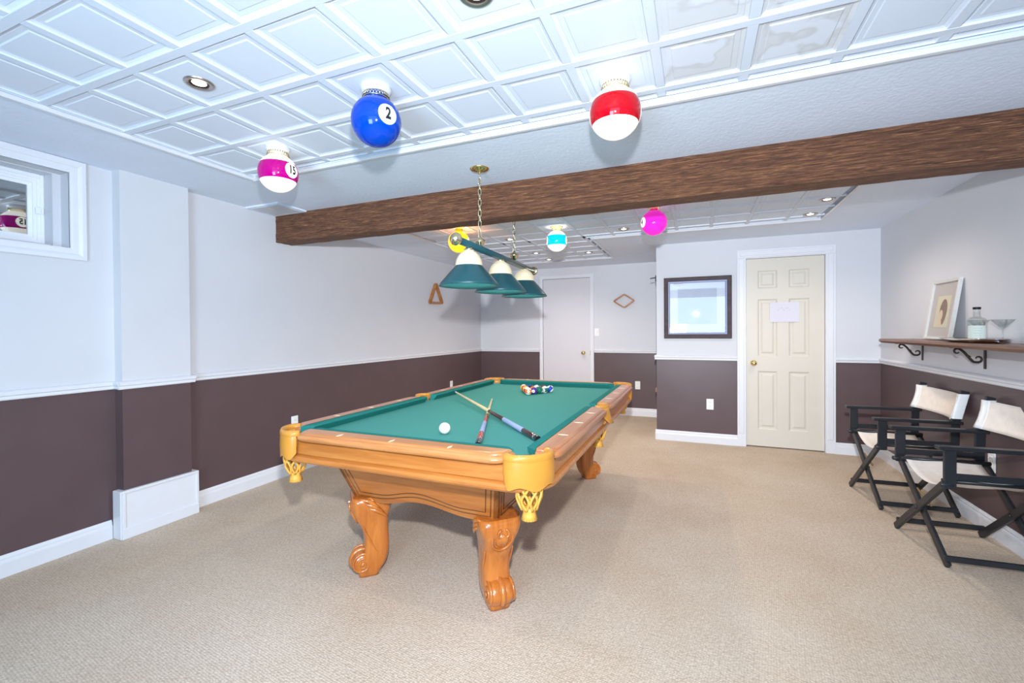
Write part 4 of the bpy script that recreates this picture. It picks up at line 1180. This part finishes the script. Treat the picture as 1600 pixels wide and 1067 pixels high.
# ------------------------------------------------------------------ framed picture on the wall by the door
def big_picture():
    x0, x1, z0, z1 = -0.345, 0.361, 1.178, 1.872
    cx, cz = (x0 + x1) / 2, (z0 + z1) / 2; hw, hh = (x1 - x0) / 2, (z1 - z0) / 2
    t = thing('framed_picture', 'large square picture in dark frame with pale mat beside the door', 'picture', (cx, YP, cz))
    def frame(prof, name, m):
        rings = []
        for sx, sz in ((-1, -1), (1, -1), (1, 1), (-1, 1)):
            rings.append([(sx * (hw - i), -h, sz * (hh - i)) for i, h in prof])
        rings.append(rings[0])
        return MB().loft(rings, True, (False, False), 0, False).build(name, m, t)
    frame([(0, 0.0), (0, 0.024), (0.006, 0.030), (0.040, 0.026), (0.046, 0.020), (0.046, 0.0)], 'frame', M['frame_dark'])
    frame([(0.046, 0.0), (0.046, 0.020), (0.062, 0.016), (0.066, 0.010), (0.066, 0.0)], 'fillet', M['frame_blue'])
    MB().box(-hw + 0.06, hw - 0.06, -0.006, -0.001, -hh + 0.06, hh - 0.06).build('mat_board', M['mat_board'], t)
    MB().box(-hw + 0.15, hw - 0.15, -0.0075, -0.005, -hh + 0.16, hh - 0.13).build('print', M['print_pale'], t)
    MB().box(-hw + 0.06, hw - 0.06, -0.0125, -0.0105, -hh + 0.06, hh - 0.06).build('glass', M['pic_glass'], t)
big_picture()

# ------------------------------------------------------------------ shelf with iron brackets
SX, SZ0, SZ1, SY0, SY1 = 1.455, 1.156, 1.190, 1.9, 4.79
sh = thing('wall_shelf', 'long walnut shelf on scrolled iron brackets along the right wall', 'shelf', (XR, 3.6, SZ0))
prof = [(XR, SZ1), (SX + 0.006, SZ1), (SX, SZ1 - 0.004), (SX - 0.006, (SZ0 + SZ1) / 2), (SX + 0.014, SZ0), (XR, SZ0)]
bd = MB(); rings = []
for k in range(61):
    y = SY0 + (SY1 - SY0) * k / 60
    o = 0.0025 * noise.noise((y * 9, 0, 0))
    if k == 60: rings.append([(XR - XR, y - 3.6 , z - SZ0) if abs(x - XR) < 1e-6 else (x + 0.03 - XR, y - 3.6, z - SZ0) for x, z in prof])
    elif k == 59: rings.append([(x - XR + (0 if abs(x - XR) < 1e-6 else o), SY1 - 0.03 - 3.6, z - SZ0) for x, z in prof])
    else: rings.append([(x - XR + (0 if abs(x - XR) < 1e-6 else o), y - 3.6, z - SZ0) for x, z in prof])
bd.loft(rings, True, (True, True), 0, False); bd.build('board', M['shelf_wood'], sh)
def bracket(y):
    mb = MB().bbox(-0.006, 0, y - 0.012, y + 0.012, -0.137, -0.001, 0.002)
    mb.bbox(-0.175, 0, y - 0.012, y + 0.012, -0.006, -0.0005, 0.002)
    # S scroll from plate foot to the tip: local x negative = into the room
    pts = []
    for k in range(15): # lower curl at the wall
        a = PI * 0.95 - 1.75 * PI * k / 14 * 0.95
        r = 0.012 + 0.012 * k / 14
        pts.append((-0.036 + r * math.cos(a), -0.070 - 0.004 + r * math.sin(a)))
    for u in range(1, 12):
        f = u / 12
        pts.append((-0.050 - 0.062 * f, -0.100 + 0.082 * (f ** 1.25)))
    for k in range(13): # upper curl at the tip
        a = 0.25 * PI + 1.55 * PI * k / 12; r = 0.020 - 0.008 * k / 12
        pts.append((-0.138 + r * math.cos(a), -0.026 + r * math.sin(a)))
    def smooth(p):
        for _ in range(2): p = [p[0]] + [((p[i - 1][0] + 2 * p[i][0] + p[i + 1][0]) / 4, (p[i - 1][1] + 2 * p[i][1] + p[i + 1][1]) / 4) for i in range(1, len(p) - 1)] + [p[-1]]
        return p
    pts = smooth(pts); N = len(pts)
    mb.tube([(x, y, z) for x, z in pts], [0.0038 + 0.004 * math.sin(PI * i / (N - 1)) for i in range(N)], 8)
    mb.lathe([(0.003, -0.008), (0.010, -0.006), (0.010, 0.006), (0.003, 0.008)], (-0.082, y, -0.060), 'y', 4)
    return mb
for yb in (4.583, 3.739): bracket(yb - 3.6).build('bracket', M['iron'], sh)

# leaning silver-framed print on the shelf
def lean_picture():
    W_, H_ = 0.375, 0.432
    t = thing('leaning_picture', 'silver framed sepia print leaning on the wall atop the shelf', 'picture', (1.600, 4.165, SZ1))
    t.rotation_euler = (0, 0, 0)
    ang = math.atan2(0.060, 0.43)
    R = Matrix.Rotation(ang, 3, 'Y')      # tips the top towards +X
    def T(y, z, d): # d = out of the picture face (towards -X)
        v = R @ Vector((-d, y, z)); return (v.x + 0.019, v.y, v.z + 0.0045)
    def frame(prof, name, m):
        rings = []
        for sy, sz in ((-1, 0), (1, 0), (1, 1), (-1, 1)):
            rings.append([T(sy * (W_ / 2 - i), (H_ - i) if sz else i, h) for i, h in prof])
        rings.append(rings[0]); MB().loft(rings, True, (False, False), 0, False).build(name, m, t)
    frame([(0, 0), (0, 0.022), (0.003, 0.024), (0.018, 0.020), (0.020, 0.004), (0.020, 0)], 'frame', M['sil_frame'])
    def quad(y0, y1, z0, z1, d, name, m, parent=t):
        v = [T(y0, z0, d), T(y1, z0, d), T(y1, z1, d), T(y0, z1, d), T(y0, z0, d - 0.002), T(y1, z0, d - 0.002), T(y1, z1, d - 0.002), T(y0, z1, d - 0.002)]
        return MB().add(v, [(0, 3, 2, 1), (4, 5, 6, 7), (0, 1, 5, 4), (1, 2, 6, 5), (2, 3, 7, 6), (3, 0, 4, 7)]).build(name, m, parent)
    quad(-W_ / 2 + 0.015, W_ / 2 - 0.015, 0.015, H_ - 0.015, 0.006, 'mat_board', M['grey_mat'])
    pr = quad(-0.094, 0.094, 0.088, 0.318, 0.0075, 'print', M['print_cream'])
    def blob(pts, d, name, m): MB().add([T(y, z, d) for y, z in pts], [list(range(len(pts)))]).build(name, m, pr, fix=False)
    # generic portrait: dark hair shape and pale face (y positive = left in the photo)
    hair = [(0.052 * math.cos(a) * (1.0 if math.sin(a) > 0 else 0.95) - 0.012, 0.205 + (0.088 if math.sin(a) > 0 else 0.100) * math.sin(a)) for a in [2 * PI * k / 30 for k in range(30)]]
    face = [(0.026 * math.cos(a) + 0.012, 0.176 + 0.040 * math.sin(a)) for a in [2 * PI * k / 22 for k in range(22)]]
    neck = [(0.020, 0.140), (-0.004, 0.140), (-0.022, 0.098), (0.016, 0.098)]
    blob(hair, 0.0080, 'print_figure', M['print_sepia']); blob(face, 0.0084, 'print_face', M['print_skin']); blob(neck, 0.0084, 'print_neck', M['print_skin'])
    quad(-W_ / 2 + 0.019, W_ / 2 - 0.019, 0.019, H_ - 0.019, 0.012, 'glass', M['pic_glass_dull'])
lean_picture()

# tray, bottle, glasses, silver bits
tcx, tcy = 1.560, 3.600
tray = MB(); rings = []
for f, z in ((0.55, 0.0), (0.66, 0.002), (0.84, 0.010), (1.0, 0.024), (0.995, 0.0265), (0.83, 0.0125), (0.65, 0.0045), (0.02, 0.0045)):
    rings.append([(0.115 * f * math.cos(2 * PI * k / 40), 0.285 * f * math.sin(2 * PI * k / 40), z) for k in range(40)])
tray.loft(rings, True, (True, True))
tag(tray.build('serving_tray', M['chrome'], None, (tcx, tcy, SZ1)), 'shiny oval silver tray on the wall shelf holding the bottle', 'tray')
zt = SZ1 + 0.0046
bt = thing('glass_bottle', 'clear round-shouldered bottle with white label and black cap', 'bottle', (1.545, 3.520, zt))
MB().lathe([(0.034, 0.0), (0.043, 0.003), (0.045, 0.010), (0.045, 0.118), (0.042, 0.132), (0.030, 0.145), (0.018, 0.150), (0.0155, 0.156), (0.0155, 0.196)], (0, 0, 0), 'z', 32, caps=(True, False)).build('bottle_body', M['clear'], bt)
MB().lathe([(0.017, 0.194), (0.0185, 0.195), (0.0185, 0.207), (0.017, 0.2085)], (0, 0, 0), 'z', 24).build('cap', M['cap'], bt)
lab = MB(); cols = []
ang0 = math.atan2(-3.52, -1.545)
for k in range(17):
    a = ang0 - 0.95 + 1.9 * k / 16
    cols.append([(0.0456 * math.cos(a), 0.0456 * math.sin(a), z) for z in (0.022, 0.098)])
lab.loft(cols, False); lo = lab.build('label_sticker', M['label'], bt)
ln = MB()
for q in range(4):
    z = 0.082 - 0.014 * q
    ln.tube([(0.0459 * math.cos(ang0 + 0.1 + 0.5 * (k / 8 - 0.5) * (1.2 if q % 2 else 1.6)), 0.0459 * math.sin(ang0 + 0.1 + 0.5 * (k / 8 - 0.5) * (1.2 if q % 2 else 1.6)), z) for k in range(9)], 0.0008, 5)
ln.build('label_rule', M['label_ink'], lo)
def cocktail(x, y, label):
    g = MB().lathe([(0.030, 0.0), (0.030, 0.002), (0.006, 0.005), (0.003, 0.012), (0.003, 0.072), (0.006, 0.078), (0.030, 0.105), (0.052, 0.132), (0.051, 0.132), (0.029, 0.107), (0.004, 0.081)], (0, 0, 0), 'z', 32)
    return tag(g.build('cocktail_glass', M['clear'], None, (x, y, zt)), label, 'glass', 'cocktail glasses on the tray')
cocktail(1.605, 3.640, 'clear cocktail glass left of the bottle on the silver tray')
cocktail(1.618, 3.430, 'clear cocktail glass right of the bottle on the silver tray')
def spoon(x, y, rz, label, lift=0.0):
    mb = MB(); pts = [(-0.075 + 0.012 * k, 0, 0.004 + 0.004 * math.sin(k / 9 * PI)) for k in range(10)]
    mb.tube(pts, [0.0028] * 4 + [0.0022] * 6, 8)
    rings = []
    for f, z in ((1.0, 0.006), (0.9, 0.002), (0.6, -0.001), (0.05, -0.002)):
        rings.append([(0.056 + 0.026 * f * math.cos(2 * PI * k / 20), 0.017 * f * math.sin(2 * PI * k / 20), z + 0.004) for k in range(20)])
    rings.insert(0, [(p[0], p[1], p[2] + 0.0015) for p in rings[0]])
    mb.loft(rings, True, (True, True))
    o = tag(mb.build('silver_spoon', M['chrome'], None, (x, y, zt + lift)), label, 'spoon', 'silver spoons on the tray'); o.rotation_euler = (0, 0, rz); return o
spoon(1.535, 3.405, 1.9, 'silver spoon with its bowl at the right end of the tray', 0.001)
spoon(1.530, 3.765, 1.2, 'silver spoon at the left end of the tray before the print', 0.001)
for k, (x, y, r, lb) in enumerate(((1.500, 3.455, 0.018, 'small silver tea-light cup right of the bottle foot'), (1.500, 3.660, 0.016, 'small silver tea-light cup left of the bottle foot'), (1.515, 3.735, 0.017, 'small silver tea-light cup nearest the leaning print'))):
    tag(MB().lathe([(r * 0.8, 0), (r, 0.002), (r * 1.05, 0.015), (r * 0.9, 0.015), (r * 0.85, 0.006), (0.001, 0.006)], (0, 0, 0), 'z', 20).build('tealight_cup', M['chrome'], None, (x, y, zt)), lb, 'cup', 'silver cups on the tray')

# ------------------------------------------------------------------ folding director's chairs
def chair(label, x, y, rz):
    """front = -x"""
    t = thing('director_chair', label, 'chair', (x, y, 0), 'folding chairs by the right wall', rz)
    B = M['black']; HW = 0.262
    xf, xb = -0.205, 0.195
    for s in (1, -1):
        ys = s * HW
        MB().bbox(xf - 0.055, xb + 0.035, ys - 0.027, ys + 0.027, 0.634, 0.654, 0.004).build('armrest', B, t)
        MB().bbox(xf - 0.026, xf + 0.026, ys - 0.010, ys + 0.010, 0.428, 0.635, 0.003).build('front_post', B, t)
        bp = MB(); bp.bar((xb - 0.006, ys, 0.428), (xb + 0.0, ys, 0.65), 0.050, 0.020, (0, 1, 0)); bp.bar((xb + 0.0, ys, 0.645), (xb + 0.050, ys, 0.858), 0.046, 0.020, (0, 1, 0)); bp.build('back_post', B, t)
        MB().bbox(xf + 0.024, xb - 0.022, ys - 0.010, ys + 0.010, 0.476, 0.510, 0.003).build('seat_rail', B, t)
        MB().tube([(xf - 0.015, s * (HW - 0.036), 0.458), (xb + 0.03, s * (HW - 0.036), 0.458)], 0.012, 10).build('seat_rod', B, t)
        MB().bar((xf - 0.020, s * (HW - 0.005), 0.052), (xb + 0.02, s * (HW - 0.005), 0.052), 0.018, 0.030).build('foot_stretcher', B, t)
    # crossed legs, front and rear
    for xx in (xf - 0.012, xb + 0.012):
        for s in (1, -1):
            dx = 0.011 * s
            MB().bar((xx + dx, s * (HW + 0.004), 0.452), (xx + dx, -s * (HW - 0.004), 0.008), 0.020, 0.042, (1, 0, 0) if False else (0, 0, 1), b=0.004).build('leg', B, t)
        MB().lathe([(0.008, -0.028), (0.011, -0.024), (0.011, 0.024), (0.008, 0.028)], (xx, 0, 0.230), 'x', 12).build('pivot_bolt', B, t)
        for s in (1, -1): MB().lathe([(0.010, -0.030), (0.014, -0.024), (0.014, 0.024), (0.010, 0.030)], (xx, s * (HW - 0.002), 0.447), 'x', 12).build('hinge_knob', B, t)
    MB().bar((xf + 0.01, 0.085, 0.315), (xf + 0.01, -0.075, 0.268), 0.010, 0.016).build('brace', M['tan_strap'], t)
    # seat canvas, sagging between the rods
    def sheet(fn, nu, nv, th):
        top = [[fn(u / nu, v / nv, 0) for v in range(nv + 1)] for u in range(nu + 1)]
        bot = [[fn(u / nu, v / nv, th) for v in range(nv + 1)] for u in range(nu + 1)]
        mb = MB(); rings = [a + b[::-1] for a, b in zip(top, bot)]
        return mb.loft(rings, True, (True, True))
    def seat(u, v, h):
        yy = -HW + 0.026 + (2 * HW - 0.052) * u; xx = xf + 0.012 + (xb - xf - 0.03) * v
        z = 0.470 - 0.085 * (1 - (2 * u - 1) ** 2) ** 0.9 + 0.004 * math.sin(9 * v + 3 * u) - h
        return (xx, yy, z)
    sheet(seat, 20, 10, 0.003).build('seat_canvas', M['canvas'], t)
    def back(u, v, h):
        yy = -HW - 0.006 + (2 * HW + 0.012) * u
        z = 0.668 + 0.172 * v + (-0.012 * math.sin(PI * u)) * (1 - v) * 0.5 - 0.010 * math.sin(PI * u) * v
        xx = xb + 0.050 * (z - 0.645) / 0.213 - 0.034 + 0.060 * (1 - (2 * u - 1) ** 2) + 0.010 * math.sin(v * PI) * (1 if u < 0.08 or u > .92 else 0.6) - h
        return (xx, yy, z)
    c = sheet(back, 24, 8, 0.003).build('back_canvas', M['canvas'], t)
    for u0, u1 in ((0.0, 0.085), (0.915, 1.0)):
        def hem(u, v, h, u0=u0, u1=u1): return back(u0 + (u1 - u0) * u, v, h + 0.004 if h == 0 else -0.004 + 0.005)
        def hem2(u, v, h, u0=u0, u1=u1):
            p = back(u0 + (u1 - u0) * u, v, 0); return (p[0] - 0.0045 if h == 0 else p[0] + 0.001, p[1], p[2])
        sheet(hem2, 4, 8, 0.003).build('canvas_hem', M['hem'], c)
        s = -1 if u0 < 0.5 else 1
        w = MB(); rings = []
        for z in (0.672, 0.75, 0.838):
            xc = xb + 0.050 * (z - 0.645) / 0.213
            rings.append([(xc + px, s * HW + py, z) for px, py in rrect(0.0275, 0.0150, 0.008, 3)])
        w.loft(rings, True, (False, False)).build('canvas_sleeve', M['hem'], c)
    return t
c1 = chair('black folding chair with cream canvas standing nearer the six-panel door', 1.395, 4.150, math.radians(2.7))
c2 = copy_tree(c1); c2.location = (1.428, 3.345, 0); c2.rotation_euler = (0, 0, math.radians(3.7))
c2['label'] = 'black folding chair with cream canvas cut off by the right photo edge'
